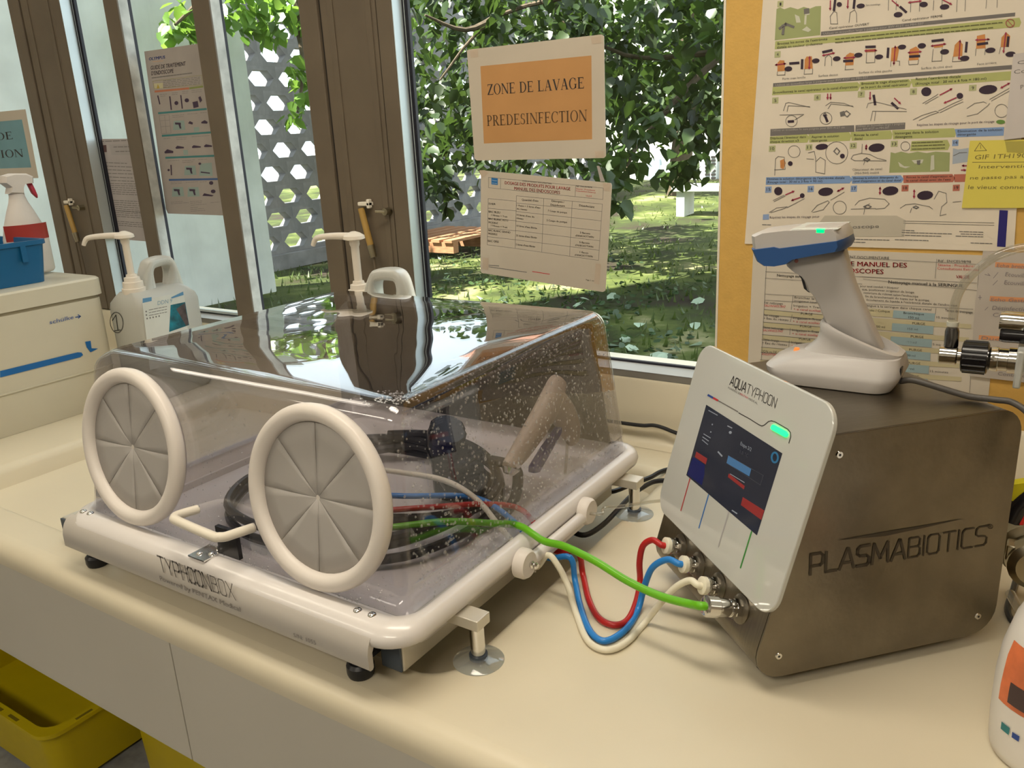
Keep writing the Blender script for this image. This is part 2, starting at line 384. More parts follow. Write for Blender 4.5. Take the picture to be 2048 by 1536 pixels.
struct('wall_above_window', B().bb((XL, 1.40, 2.40), (-.478, 1.56, ZC)), M_wall)

# ---- windows
GY = 1.4445
def window(name, x0, x1):
    w = thing(name, None, None, ((x0+x1)/2, 1.42, 1.036)); w['kind'] = 'structure'
    b = B().bb((x0, GY, 1.052), (x1, GY+.006, 2.38)); obj('pane', b, M_pane, w, smooth=False)
    b = B().bb((x0, 1.400, 1.032), (x1, 1.412, 1.046)); obj('sill_front', b, M_sill, w, smooth=False)
    b = B().prism([(x0, 1.399, 1.046), (x0, 1.436, 1.051), (x0, 1.452, 1.051), (x0, 1.452, 1.032), (x0, 1.412, 1.032), (x0, 1.412, 1.046)], (0, 0, 0), (x1-x0, 0, 0))
    obj('sill', b, M_sillL, w, smooth=False)
    b = B().bb((x0, 1.436, 1.051), (x1, GY-.0005, 1.0555)); obj('gasket', b, M_gask, w, smooth=False)
    b = B().bb((x0, 1.41, 2.36), (x1, 1.46, 2.40)); obj('head_rail', b, M_frame, w, smooth=False)
    return w
w1 = window('window_1', -3.70, -2.634)
w2 = window('window_2', -2.366, -1.450)
w3 = window('window_3', -1.181, -.440)
obj('bottom_bead', B().bb((-2.33, 1.428, 1.0556), (-1.452, 1.4365, 1.062)), M_alum, w2, smooth=False)
def mullion(w, x0, x1):
    o = obj('mullion', B().bb((x0, 1.400, 1.046), (x1, 1.404, 2.38)), M_frame, w, smooth=False)
    b = B().bb((x0+.002, 1.404, 1.046), (x1, 1.431, 2.38)); obj('mullion_side', b, M_galv, o, smooth=False)
    b = B().bb((x0+.006, 1.431, 1.056), (x1-.006, GY-.0004, 2.38)); obj('mullion_seal', b, M_gask, o, smooth=False)
mullion(w2, -2.164, -2.104); mullion(w2, -1.807, -1.743)
def post(name, x0, x1):
    t = thing(name, None, None, ((x0+x1)/2, 1.43, 1.036)); t['kind'] = 'structure'
    z0, z1 = 1.036, 2.38; d = x1-x0
    obj('core', B().bb((x0+.01, 1.408, z0), (x1-.012, 1.456, z1)), M_framed, t, smooth=False)
    obj('stile', B().bb((x0, 1.400, z0), (x0+.056, 1.462, z1)), M_frame, t, smooth=False, bevel=.003)
    b = B().bb((x0+.063, 1.404, z0), (x1-.047, 1.410, z1)); obj('cover_board', b, M_frame, t, smooth=False)
    b = B()
    for xx in (x0+.085, x1-.075): b.bb((xx, 1.4015, z0), (xx+.016, 1.4045, z1))
    obj('bead', b, M_frame, t, smooth=False, bevel=.0012)
    obj('stile', B().bb((x1-.043, 1.400, z0), (x1-.002, 1.4425, z1)), M_frame, t, smooth=False, bevel=.003)
    obj('reveal', B().bb((x1-.0018, 1.402, z0), (x1, 1.430, z1)), M_alum, t, smooth=False)
    b = B()
    for k in range(3): b.bb((x1-.002+.0055*k, 1.432+.002*k, z0), (x1+.0015+.0055*k, GY-.0004, z1))
    obj('gasket', b, M_gask, t, smooth=False)
    b = B().bb((x1-.002, 1.4305, z0), (x1+.0003, 1.434, z1)); b.bb((x1+.0035, 1.433, z0), (x1+.0052, 1.438, z1)); obj('gasket_bead', b, M_alum, t, smooth=False)
    return t
def opener(t, px):
    """crank rod of the window: bracket, wooden-coloured rod, steel fork and thin rod, with a small latch"""
    dx = px; q = lambda x, z, y=1.392: Vector((dx+x, y, z))
    b = B().bb((dx-.020, 1.388, 1.357), (dx+.014, 1.405, 1.366)); b.bb((dx+.006, 1.388, 1.352), (dx+.014, 1.400, 1.372)); br = obj('rod_bracket', b, M_handle, t, bevel=.002)
    obj('crank_rod', B().cyl(q(-.014, 1.352), q(.004, 1.270), .0075, n=14), mat('ochre_rod', (.42, .26, .07), .45), t)
    obj('rod_fork', B().cyl(q(.004, 1.270), q(.010, 1.242), .009, .007, n=12), M_brass, t)
    obj('thin_rod', B().tube([q(.010, 1.242), q(.014, 1.19), q(.018, 1.10), q(.020, 1.04)], .003, n=8), M_frame, t)
    b = B().cyl(q(.062, 1.3455, 1.402), q(.062, 1.3455, 1.384), .008, n=14); b.cyl(q(.062, 1.3455, 1.386), q(.040, 1.347, 1.380), .0035, n=10); obj('latch', b, M_brass, t)
pB = post('trim_2', -1.449, -1.182); opener(pB, -1.300)
pA = post('trim_1', -2.633, -2.367); opener(pA, -2.510)
obj('plaster_edge', B().bb((-.482, 1.3845, 1.03), (-.4782, 1.44, 2.4)), M_wall, D.objects['wall_far'], smooth=False)

# ---- ceiling lamp fittings
M_diff = mat('lamp_diffuser', (.9, .88, .82), .6, emit=(1, .92, .78), es=1.5)
for i, (x, y, z, sx, sy, e) in enumerate(LAMPS):
    where = ['above the worktop and the steel pump unit', 'above the cream tub', 'behind the camera on the right', 'behind the camera on the left'][i]
    t = thing('ceiling_lamp', 'long white ceiling lamp '+where, 'lamp', (x, y, z), group='ceiling lamps')
    obj('housing', B().bb((x-sx/2-.02, y-sy/2-.02, z+.012), (x+sx/2+.02, y+sy/2+.02, ZC-.001)), M_white, t, bevel=.006)
    obj('diffuser', B().bb((x-sx/2, y-sy/2, z), (x+sx/2, y+sy/2, z+.012)), M_diff, t, smooth=False)

# ================================================================= WASH BENCH
bench = thing('wash_bench', 'long cream wash bench with a sunken basin under the clear box', 'bench', (-1.15, .95, 0))
b = B(); n = 6
X0, X1, Y0, Y1 = -3.1, .95, .560, 1.3840
rings = [rrect(X0, X1, Y0, Y1, .001, .9, n)]
bx0, bx1, by0, by1 = -1.745, -.513, .606, 1.30
for ins, z, r in ((0, .9, .05), (.006, .8985, .05), (.013, .893, .05), (.018, .884, .05), (.030, .83, .05), (.040, .795, .055), (.060, .782, .06), (.10, .778, .06)):
    rings.append(rrect(bx0+ins, bx1-ins, by0+ins, by1-ins, r, z, n))
b.loft(rings, cap0=False, cap1=True)
prof = [(.560, .9), (.548, .8985), (.539, .893), (.534, .884), (.5325, .872), (.534, .862), (.548, .858), (.60, .858)]
b.loft([[Vector((x, y, z)) for y, z in prof] for x in (X0, X1)], False, False, closed=False)
prof = [(1.3840, .9), (1.3840, .858), (.60, .858)]
b.loft([[Vector((x, y, z)) for y, z in prof] for x in (X0, X1)], False, False, closed=False)
obj('worktop', b, M_bench, bench, ang=50)
prof = [(1.372, .9005), (1.384, .903), (1.392, .910), (1.3955, .920), (1.3965, .94), (1.3965, 1.026), (1.400, 1.0315), (1.406, 1.032), (1.406, .9005)]
b = B().loft([[Vector((x, y, z)) for y, z in prof] for x in (X0, -.479)], True, True); obj('backsplash', b, M_bench, bench, ang=50)
prof2 = [(y-.0222, z) for y, z in prof]
b = B().loft([[Vector((x, y, z)) for y, z in prof2] for x in (-.4785, X1)], True, True); obj('backsplash', b, M_bench, bench, ang=50)
sx = onY(.535, 330, 1244).x
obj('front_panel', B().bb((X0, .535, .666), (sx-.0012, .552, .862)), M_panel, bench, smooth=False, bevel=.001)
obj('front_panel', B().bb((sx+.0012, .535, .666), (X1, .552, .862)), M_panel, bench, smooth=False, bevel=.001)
obj('seam', B().bb((sx-.0012, .541, .667), (sx+.0012, .551, .861)), M_framed, bench, smooth=False)
for xx in (X0, X1-.03): obj('end_panel', B().bb((xx, .56, 0), (xx+.03, 1.38, .857)), M_panel, bench, smooth=False)
dc = onZ(.7785, 874, 1326)
b = B().rev(dc-Vector((0, 0, .004)), dc+Vector((0, 0, .004)), [(0, .046), (1, .046), (.8, .034), (.3, .030)], 28, cap=False); dr = obj('drain_ring', b, M_bench, bench)
obj('drain_hole', B().cyl(dc+Vector((0, 0, .0005)), dc+Vector((0, 0, .0012)), .031, n=28), M_black, bench)

# ---- yellow waste bins under the bench
def bin_(name, label, x0, x1, y0, y1, h):
    t = thing(name, label, 'bin', ((x0+x1)/2, (y0+y1)/2, 0), group='yellow bins under the bench')
    b = B(); rr = .05
    rg = [rrect(x0+.05, x1-.05, y0+.05, y1-.05, rr, .0, 5), rrect(x0+.028, x1-.028, y0+.028, y1-.028, rr, .012, 5), rrect(x0+.014, x1-.014, y0+.014, y1-.014, rr, h-.012, 5),
          rrect(x0, x1, y0, y1, rr, h-.010, 5), rrect(x0, x1, y0, y1, rr, h, 5), rrect(x0+.024, x1-.024, y0+.024, y1-.024, rr, h, 5),
          rrect(x0+.034, x1-.034, y0+.034, y1-.034, rr, .02, 5)]
    b.loft(rg, True, True); obj('shell', b, M_bin, t, ang=45)
    for k in range(int((x1-x0-.16)/.075)):
        xx = x0+.09+.075*k; obj('rim_slot', B().bb((xx, y0+.006, h-.0005), (xx+.042, y0+.014, h+.0004)), mat('bin_slot', (.20, .15, .004), .6), t, smooth=False)
    for k in range(int((y1-y0-.14)/.075)):
        yy = y0+.085+.075*k; obj('rim_slot', B().bb((x1-.014, yy, h-.0005), (x1-.006, yy+.042, h+.0004)), MATS['bin_slot'], t, smooth=False)
    return t
bin_('waste_bin', 'yellow plastic waste bin with slotted rim at the lower left under the bench', -2.55, -1.835, .700, 1.08, .188)
bin_('waste_bin', 'yellow plastic waste bin in the shade, mostly hidden by the bench front', -1.79, -1.20, .845, 1.25, .52)

# ================================================================= OUTSIDE
ZG = .40
rng = random.Random(7)
M_soil = D.materials.new('lawn_soil'); M_soil.use_nodes = True
nt = M_soil.node_tree; N = nt.nodes; L = nt.links; pb = N['Principled BSDF']; pb.inputs['Roughness'].default_value = .95; pb.inputs['Specular IOR Level'].default_value = .1
tc = N.new('ShaderNodeTexCoord'); n1 = N.new('ShaderNodeTexNoise'); n1.inputs['Scale'].default_value = 1.1; n1.inputs['Detail'].default_value = 8; n1.inputs['Roughness'].default_value = .65
L.new(tc.outputs['Object'], n1.inputs[0]); rp = N.new('ShaderNodeValToRGB'); L.new(n1.outputs[0], rp.inputs[0])
for p, c in ((.36, (.036, .028, .021, 1)), (.47, (.040, .052, .018, 1)), (.57, (.085, .105, .03, 1)), (.66, (.24, .22, .12, 1))):
    e = rp.color_ramp.elements.new(p); e.color = c
rp.color_ramp.elements.remove(rp.color_ramp.elements[0]); rp.color_ramp.elements.remove(rp.color_ramp.elements[-1])
L.new(rp.outputs[0], pb.inputs['Base Color'])
n2 = N.new('ShaderNodeTexNoise'); n2.inputs['Scale'].default_value = 24; L.new(tc.outputs['Object'], n2.inputs[0]); bp = N.new('ShaderNodeBump'); bp.inputs['Strength'].default_value = .6
L.new(n2.outputs[0], bp.inputs['Height']); L.new(bp.outputs[0], pb.inputs['Normal'])
b = B(); gx, gy = 40, 34; hz = lambda x, y: ZG+.05*math.sin(x*.9+.4)*math.sin(y*.7)+(.05*(y-8) if y > 8 else 0)*.6
vs = [(-16+.8*i, 1.56+.62*j, hz(-16+.8*i, 1.56+.62*j)) for j in range(gy) for i in range(gx)]
b.add(vs, [(j*gx+i, j*gx+i+1, (j+1)*gx+i+1, (j+1)*gx+i) for j in range(gy-1) for i in range(gx-1)])
gr = obj('ground', b, M_soil); tag(gr, 'garden ground outside the window with soil and lawn', kind='structure')
struct('wall_footing', B().bb((XL-.12, 1.565, -.1), (XR, 1.66, 1.0)), mat('render_grey', (.45, .44, .41), .9))

# grass
def leaf_mat(name, c, var=.35, tr=.45, scale=3):
    m = D.materials.new(name); m.use_nodes = True; nt = m.node_tree; N = nt.nodes; L = nt.links; N.remove(N['Principled BSDF'])
    tc = N.new('ShaderNodeTexCoord'); no = N.new('ShaderNodeTexNoise'); no.inputs['Scale'].default_value = scale; no.inputs['Detail'].default_value = 3; L.new(tc.outputs['Object'], no.inputs[0])
    oi = N.new('ShaderNodeObjectInfo'); ad = N.new('ShaderNodeMath'); L.new(no.outputs[0], ad.inputs[0]); mm = N.new('ShaderNodeMath'); mm.operation = 'MULTIPLY'; mm.inputs[1].default_value = .25
    L.new(oi.outputs['Random'], mm.inputs[0]); L.new(mm.outputs[0], ad.inputs[1])
    cr = N.new('ShaderNodeValToRGB'); cr.color_ramp.elements[0].position = .35; cr.color_ramp.elements[1].position = .8
    cr.color_ramp.elements[0].color = tuple(x*(1-var) for x in c)+(1,); cr.color_ramp.elements[1].color = tuple(x*(1+var) for x in c)+(1,); L.new(ad.outputs[0], cr.inputs[0])
    df = N.new('ShaderNodeBsdfDiffuse'); tl = N.new('ShaderNodeBsdfTranslucent'); L.new(cr.outputs[0], df.inputs[0])
    hs = N.new('ShaderNodeHueSaturation'); hs.inputs['Value'].default_value = 1.5; hs.inputs['Hue'].default_value = .485; L.new(cr.outputs[0], hs.inputs['Color']); L.new(hs.outputs[0], tl.inputs[0])
    gl = N.new('ShaderNodeBsdfGlossy'); gl.inputs['Roughness'].default_value = .4
    m1 = N.new('ShaderNodeMixShader'); m1.inputs[0].default_value = tr; L.new(df.outputs[0], m1.inputs[1]); L.new(tl.outputs[0], m1.inputs[2])
    m2 = N.new('ShaderNodeMixShader'); m2.inputs[0].default_value = .05; L.new(m1.outputs[0], m2.inputs[1]); L.new(gl.outputs[0], m2.inputs[2])
    L.new(m2.outputs[0], N['Material Output'].inputs[0]); MATS[name] = m; return m
M_grass = leaf_mat('grass_blades', (.058, .088, .022), .6, .35, 1.3)
b = B()
for k in range(21000):
    y = 1.8+12*rng.random()**1.5; x = -y*1.75+rng.random()*y*1.95+.3
    if x < -5.9 or (y < 4.3 and x < -4.9): continue
    if y < 4.6 and rng.random() < .45: continue
    if y > 7.5 and rng.random() < .45: continue
    h = rng.uniform(.02, .06)*(1.25 if y < 5 else 1); a = rng.uniform(0, 6.28); w = rng.uniform(.006, .014); z = hz(x, y)-.004
    lx, ly = rng.uniform(-.03, .03), rng.uniform(-.03, .03)
    b.add([(x-w*math.cos(a), y-w*math.sin(a), z), (x+w*math.cos(a), y+w*math.sin(a), z), (x+lx, y+ly, z+h)], [(0, 1, 2)])
tag(obj('grass', b, M_grass, smooth=False), 'short patchy green grass on the ground outside the window', 'grass', kind='stuff')

M_ivy = leaf_mat('ivy_leaf', (.040, .072, .026), .6, .25, 2.2)
b = B(); IV = [(0, 0, 0), (.42, .3, .06), (.3, .75, .03), (0, 1, 0), (-.3, .75, .03), (-.42, .3, .06)]
for k in range(5200):
    y = 1.75+4.6*rng.random()**1.2; x = -y*1.0+rng.random()*y*1.15+.2
    if math.sin(x*2.3+y*1.7)+math.sin(x*4.1-y*2.9) < -.25: continue
    M = Matrix.Translation((x, y, hz(x, y)+rng.uniform(.004, .05))) @ Euler((rng.uniform(-.6, .6), rng.uniform(-.6, .6), rng.uniform(0, 6.3))).to_matrix().to_4x4() @ Matrix.Scale(rng.uniform(.022, .055), 4)
    b.add([M @ Vector(v) for v in IV], [(0, 1, 2, 3), (0, 3, 4, 5)])
tag(obj('ground_ivy', b, M_ivy, ang=180), 'dark low ivy leaves covering the shaded ground just outside the right window', 'ivy', kind='stuff')

# concrete wall and screen of pierced blocks
M_conc = mat('pale_concrete', (.60, .62, .59), .9, var=.12, scale=4, bump=.1, bscale=18)
struct('wall_garden', B().bb((-5.30, .2, ZG-.02), (-4.98, 4.254, 3.05)), M_conc, bevel=.01)
D.objects['wall_garden']['label'] = 'tall pale concrete garden wall outside the left window'
M_blk = mat('pierced_block_concrete', (.20, .195, .20), .9, var=.25, scale=7, bump=.15, bscale=40)
scr = thing('wall_screen', 'garden screen wall of concrete blocks with hexagonal holes', None, (-6.05, 7.6, ZG)); scr['kind'] = 'structure'
bw, bh, dp = .345, .205, .10
def block_mesh():
    b = B(); hx = [(-.145, 0), (-.080, -.066), (.080, -.066), (.145, 0), (.080, .066), (-.080, .066)]
    g = .0002; w, h = bw/2-g, bh/2-g; ou = [(-w, 0), (-w, -h), (w, -h), (w, 0), (w, h), (-w, h)]
    vs = []
    for xx in (-dp/2, dp/2): vs += [(xx, p[0], p[1]) for p in ou]+[(xx, p[0], p[1]) for p in hx]
    fs = []
    for i in range(6):
        j = (i+1) % 6; fs += [(i, i+6, j+6, j), (12+i, 12+j, 18+j, 18+i), (6+i, 18+i, 18+j, 6+j), (i, j, 12+j, 12+i)]
    return b.add(vs, fs)
first = None
for r_ in range(13):
    for c_ in range(22):
        y = 4.40+c_*bw+(bw/2 if r_ % 2 else 0); z = ZG+.12+bh/2+r_*bh
        if first is None:
            first = obj('block', block_mesh().xf(Matrix.Translation((-6.05, y, z))), M_blk, scr, smooth=False)
            ref = Matrix.Translation((-6.05, y, z)); I0 = pm(scr).inverted()
            base = (y, z)
        else:
            share('block', first, scr, pm(scr) @ Matrix.Translation((0, y-base[0], z-base[1])))
b = B().bb((-6.15, 4.25, ZG-.02), (-5.93, 12.05, ZG+.118)); obj('footing', b, M_blk, scr, smooth=False)

# far house
M_house = mat('house_render', (.72, .71, .68), .9, var=.05, scale=1)
hs = thing('house', 'pale rendered house far behind the tree, seen right of the signs', 'building', (-4, 14.4, ZG))
obj('wall', B().bb((-9.5, 14.0, ZG), (5, 17, 6.5)), M_house, hs, smooth=False)
obj('roof', B().prism([(-9.8, 13.6, 6.5), (-9.8, 17.4, 6.5), (-9.8, 15.5, 8.4)], (0, 0, 0), (15, 0, 0)), mat('roof_tile', (.30, .14, .09), .8), hs, smooth=False)
def houserect(name, px0, py0, px1, py1, m, d=.05, yy=14.0):
    a = onY(yy, px0, py0); c = onY(yy, px1, py1); return obj(name, B().bb((a.x, yy-d, c.z), (c.x, yy+.01, a.z)), m, hs, smooth=False, bevel=.01)
M_doorb = mat('blue_grey_door', (.25, .31, .36), .5)
dd = houserect('door', 1296, 318, 1322, 392, M_doorb); d2 = houserect('door', 1324, 330, 1362, 388, mat('pale_blue_door', (.50, .57, .62), .5), .09)
houserect('window_shutter', 1262, 128, 1296, 170, mat('white_shutter', (.80, .82, .84), .6))
houserect('window_shutter', 1306, 128, 1340, 170, MATS['white_shutter'])
lv = houserect('louvre_vent', 1406, 306, 1434, 376, mat('louvre_white', (.66, .69, .71), .6), .12)
for k in range(9):
    for c_ in range(2):
        a = onY(13.87, 1410+12*c_, 312+7*k); c = onY(13.87, 1419+12*c_, 316+7*k); obj('slot', B().bb((a.x, 13.865, c.z), (c.x, 13.885, a.z)), M_framed, lv, smooth=False)
obj('drainpipe', B().tube([onY(13.92, 1386, 320), onY(13.92, 1388, 345), onY(13.92, 1394, 362), onY(13.92, 1402, 370)], .05, n=8), mat('grey_pipe', (.5, .5, .5), .5), hs)
# garden bench slab and pallet
gb = onZ(ZG+.15, 1425, 412)
t = thing('stone_bench', 'small pale concrete bench on the sunlit lawn by the ochre wall edge', 'bench', (gb.x, gb.y, ZG))
for s in (-1, 1): obj('support', B().bb((gb.x-.05+s*.34, gb.y-.16, gb.z-.12), (gb.x+.05+s*.34, gb.y+.16, gb.z+.18)), M_conc, t, smooth=False)
obj('slab', B().bb((gb.x-.44, gb.y-.2, gb.z+.18), (gb.x+.44, gb.y+.2, gb.z+.25)), M_conc, t, smooth=False, bevel=.01)
pp = onZ(ZG+.05, 900, 486); M_wood = mat('weathered_pine', (.36, .17, .085), .8, var=.25, scale=14, stretch=(1, 8, 8))
t = thing('pallet', 'reddish wooden pallet lying on the lawn before the pierced wall', 'pallet', (pp.x, pp.y, ZG+.02))
for k in range(3): obj('stringer', B().bb((pp.x-.42, pp.y-.5+.46*k, ZG+.03), (pp.x+.42, pp.y-.42+.46*k, ZG+.13)), M_wood, t, smooth=False)
for k in range(6): obj('slat', B().bb((pp.x-.42+.148*k, pp.y-.52, ZG+.13), (pp.x-.32+.148*k, pp.y+.52, ZG+.155)), M_wood, t, smooth=False)

# trees
M_bark = mat('bark', (.10, .075, .05), .9, var=.3, scale=20, bump=.4, bscale=30)
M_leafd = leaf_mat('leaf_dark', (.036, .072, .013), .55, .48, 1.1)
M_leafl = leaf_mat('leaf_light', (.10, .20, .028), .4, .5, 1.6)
LEAF = [(0, 0, 0), (.34, .22, .04), (.30, .62, .05), (0, 1.0, -.05), (-.30, .62, .05), (-.34, .22, .04), (0, .5, -.03)]
LF = [(0, 1, 6), (1, 2, 6), (2, 3, 6), (3, 4, 6), (4, 5, 6), (5, 0, 6)]
def leafM(rg, c, s, droop=.7):
    return Matrix.Translation(c) @ Euler((rg.uniform(-1.9, -.4)*droop, rg.uniform(-.6, .6), rg.uniform(0, 6.28))).to_matrix().to_4x4() @ Matrix.Scale(s, 4)
def clump_pts(rg, c, r, n, flat=.7):
    out = []
    while len(out) < n:
        v = Vector((rg.uniform(-1, 1), rg.uniform(-1, 1), rg.uniform(-1, 1)))
        if .02 < v.length < 1: out.append(c+Vector((v.x*r, v.y*r, v.z*r*flat)))
    return out
def tree(name, label, base, top, clumps, extra, m, branches, nmax=290, size=(.08, .14)):
    rg = random.Random(len(clumps)+11)
    t = thing(name, label, 'tree', (base.x, base.y, base.z), group='trees outside the window')
    obj('trunk', B().tube([base, base+(top-base)*.35+Vector((.06, .03, 0)), base+(top-base)*.7, top], lambda u: .17-.09*u, n=12), M_bark, t)
    for pts in branches: obj('branch', B().tube(pts, lambda u: .030-.022*u, n=7, sub=4), M_bark, t)
    P = []
    for c, r, n_ in clumps: P += [(p, rg.uniform(*size)) for p in clump_pts(rg, c, r, n_)]
    P.sort(key=lambda q: (q[0]-EYE).length/q[1])
    f0 = None
    for p, s in P[:nmax]:
        M = leafM(rg, p, s)
        if f0 is None: f0 = obj('leaf', B().add([M @ Vector(v) for v in LEAF], LF), m, t, ang=180); M0i = M.inverted()
        else: share('leaf', f0, t, M @ M0i @ pm(t))
    b = B()
    for p, s in P[nmax:]:
        M = leafM(rg, p, s); b.add([M @ Vector(v) for v in LEAF], LF)
    for c, r, n_, s in extra:
        for p in clump_pts(rg, c, r, n_, .45):
            M = leafM(rg, p, s*rg.uniform(.7, 1.3)); b.add([M @ Vector(v) for v in LEAF], LF)
    o = obj('leaves', b, m, t, ang=180); o['kind'] = 'stuff'; return t
rg = random.Random(3); cl = []
def low(x):   # lower edge of the crown as a height line, in pixels
    return 395 if x < 900 else 330 if x < 980 else 285 if x < 1200 else 360 if x < 1270 else 275 if x < 1345 else 300
for x in range(815, 1500, 52):
    for y in range(-60, 420, 46):
        if y > low(x)-20: continue
        if x < 960 and y < 60 and rg.random() < .25: continue
        Y = rg.uniform(5.2, 7.4); c = onY(Y, x+rg.uniform(-16, 16), y+rg.uniform(-14, 14)); cl.append((c, .31, 46 if rg.random() < .82 else 20))
for (x, y, Y) in ((868, 345, 4.9), (850, 300, 4.8), (885, 390, 5.0), (1045, 325, 5.4), (1120, 320, 5.4), (1232, 330, 4.9), (1228, 385, 4.9), (1262, 300, 5.2), (1390, 330, 5.6), (1355, 345, 5.6), (900, 250, 5), (1430, 60, 4.9), (1300, 250, 5.1)):
    cl.append((onY(Y, x, y), .17, 26))
cl2 = []
for x in range(830, 1520, 58):
    for y in range(-60, 230, 55):
        if rg.random() < .18: continue
        cl2.append((onY(rg.uniform(10.6, 11.8), x+rg.uniform(-20, 20), y+rg.uniform(-18, 18)), .55, 42))
br = [[onY(6.2, 1500, 60), onY(6.0, 1400, 150), onY(5.7, 1330, 225), onY(5.4, 1270, 300), onY(5.2, 1245, 370)],
      [onY(6.4, 1500, 90), onY(6.3, 1380, 110), onY(6.2, 1250, 110), onY(6, 1120, 40)], [onY(6.2, 1480, -20), onY(6, 1250, -20), onY(5.8, 1000, 30), onY(5.5, 880, 160)],
      [onY(5.8, 1000, 30), onY(5.5, 930, 60), onY(5.2, 850, 30)]]
ex = [(Vector((-3.4, 5.9, 4.6)), 1.9, 260, .20), (Vector((-2.6, 4.2, 4.6)), 1.5, 200, .20)]  # crown clumps above the view, added to shade the ground and reflect in the dome
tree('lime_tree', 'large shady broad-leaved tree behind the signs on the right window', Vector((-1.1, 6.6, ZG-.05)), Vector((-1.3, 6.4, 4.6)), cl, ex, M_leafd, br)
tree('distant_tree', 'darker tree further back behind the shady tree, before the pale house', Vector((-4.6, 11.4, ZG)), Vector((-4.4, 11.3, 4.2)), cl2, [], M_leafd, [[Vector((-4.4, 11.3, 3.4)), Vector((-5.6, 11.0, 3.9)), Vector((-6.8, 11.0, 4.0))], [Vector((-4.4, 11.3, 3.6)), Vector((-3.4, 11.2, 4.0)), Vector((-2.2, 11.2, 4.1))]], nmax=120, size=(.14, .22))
cl = []
for (x, y, r, n_) in ((345, 55, .11, 16), (368, 38, .12, 18), (392, 12, .14, 20), (450, 22, .17, 30), (490, 40, .15, 26), (520, 12, .18, 30), (560, 28, .18, 26), (592, 20, .16, 24), (430, -20, .2, 26), (590, 125, .10, 12), (608, 160, .10, 12), (604, 195, .10, 14), (588, 228, .09, 12), (640, 120, .12, 16), (540, 60, .1, 10), (640, 30, .2, 20), (520, -30, .25, 30), (600, -40, .25, 30)):
    cl.append((onX(-4.45, x, y), r, n_))
br = [[Vector((-5.6, 3.3, 3.7)), onX(-4.6, 440, -60), onX(-4.4, 400, 0), onX(-4.4, 350, 50)], [Vector((-5.6, 3.3, 3.7)), onX(-4.6, 540, -60), onX(-4.5, 595, 60), onX(-4.45, 605, 150), onX(-4.45, 595, 225)]]
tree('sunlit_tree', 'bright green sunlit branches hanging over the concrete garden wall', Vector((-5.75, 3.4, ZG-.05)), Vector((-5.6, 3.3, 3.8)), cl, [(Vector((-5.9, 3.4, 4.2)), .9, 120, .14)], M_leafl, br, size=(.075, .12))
# fallen leaves
rg = random.Random(21); M_fall = leaf_mat('fallen_leaf_pale', (.42, .52, .40), .2, .2, 2)
spots = [(1245, 663), (1250, 682), (1262, 690), (1338, 688), (1385, 680), (1322, 710), (1245, 706), (1230, 678), (1215, 640), (1200, 628), (1150, 612), (1090, 605), (1000, 598), (905, 560), (890, 545), (955, 590), (1280, 640), (1390, 640), (1410, 600), (1350, 560), (875, 505), (1300, 705), (1275, 712), (1180, 600), (1225, 600)]
for k, (x, y) in enumerate(spots):
    p = onZ(ZG+.03, x, y); M = Matrix.Translation((p.x, p.y, hz(p.x, p.y)+.022)) @ Euler((rg.uniform(-.5, .5), rg.uniform(-.5, .5), rg.uniform(0, 6.3))).to_matrix().to_4x4() @ Matrix.Scale(rg.uniform(.06, .11), 4)
    tag(obj('fallen_leaf', B().add([M @ Vector(v) for v in LEAF], LF), M_fall, ang=180), 'pale dry leaf lying on the ground just outside the right window', 'leaf', 'fallen leaves outside')
# ================================================================= CLEAR WASH BOX
box = thing('endoscope_wash_box', 'white tray box with clear smoky dome and two round glove ports, standing across the basin', 'wash box', (-.862, .86, .9))
b = B()
n = 8
rg_ = [rrect(-1.12, -.61, .65, 1.10, .04, .944, n), rrect(-1.165, -.567, .607, 1.158, .035, .946, n), rrect(-1.172, -.560, .600, 1.164, .033, .952, n), rrect(-1.181, -.552, .590, 1.172, .032, .9835, n),
       rrect(-1.184, -.547, .585, 1.175, .034, .9875, n), rrect(-1.187, -.541, .575, 1.179, .036, .9885, n), rrect(-1.192, -.533, .564, 1.186, .042, .986, n),
       rrect(-1.196, -.529, .556, 1.191, .046, .980, n), rrect(-1.197, -.527, .5525, 1.192, .047, .973, n), rrect(-1.195, -.529, .554, 1.190, .046, .966, n), rrect(-1.188, -.536, .562, 1.184, .042, .962, n),
       rrect(-1.170, -.556, .595, 1.168, .04, .960, n), rrect(-1.166, -.560, .60, 1.164, .04, .932, n), rrect(-1.12, -.61, .65, 1.10, .04, .930, n)]
b.loft(rg_, True, True); tray = obj('tray', b, M_white, box, ang=60)
# front skirt
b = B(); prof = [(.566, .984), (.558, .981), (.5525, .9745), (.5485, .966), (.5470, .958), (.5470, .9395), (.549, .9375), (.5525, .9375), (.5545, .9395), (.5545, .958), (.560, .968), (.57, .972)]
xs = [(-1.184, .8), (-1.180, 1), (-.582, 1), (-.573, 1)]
b.loft([[Vector((x, y, z)) for y, z in prof] for x, k in xs], True, True); sk = obj('front_skirt', b, mat('skirt_shaded_white', (.55, .51, .46), .3, coat=.3, var=.02), box, ang=50)  # tray white made darker: the shade on this front face is in the colour
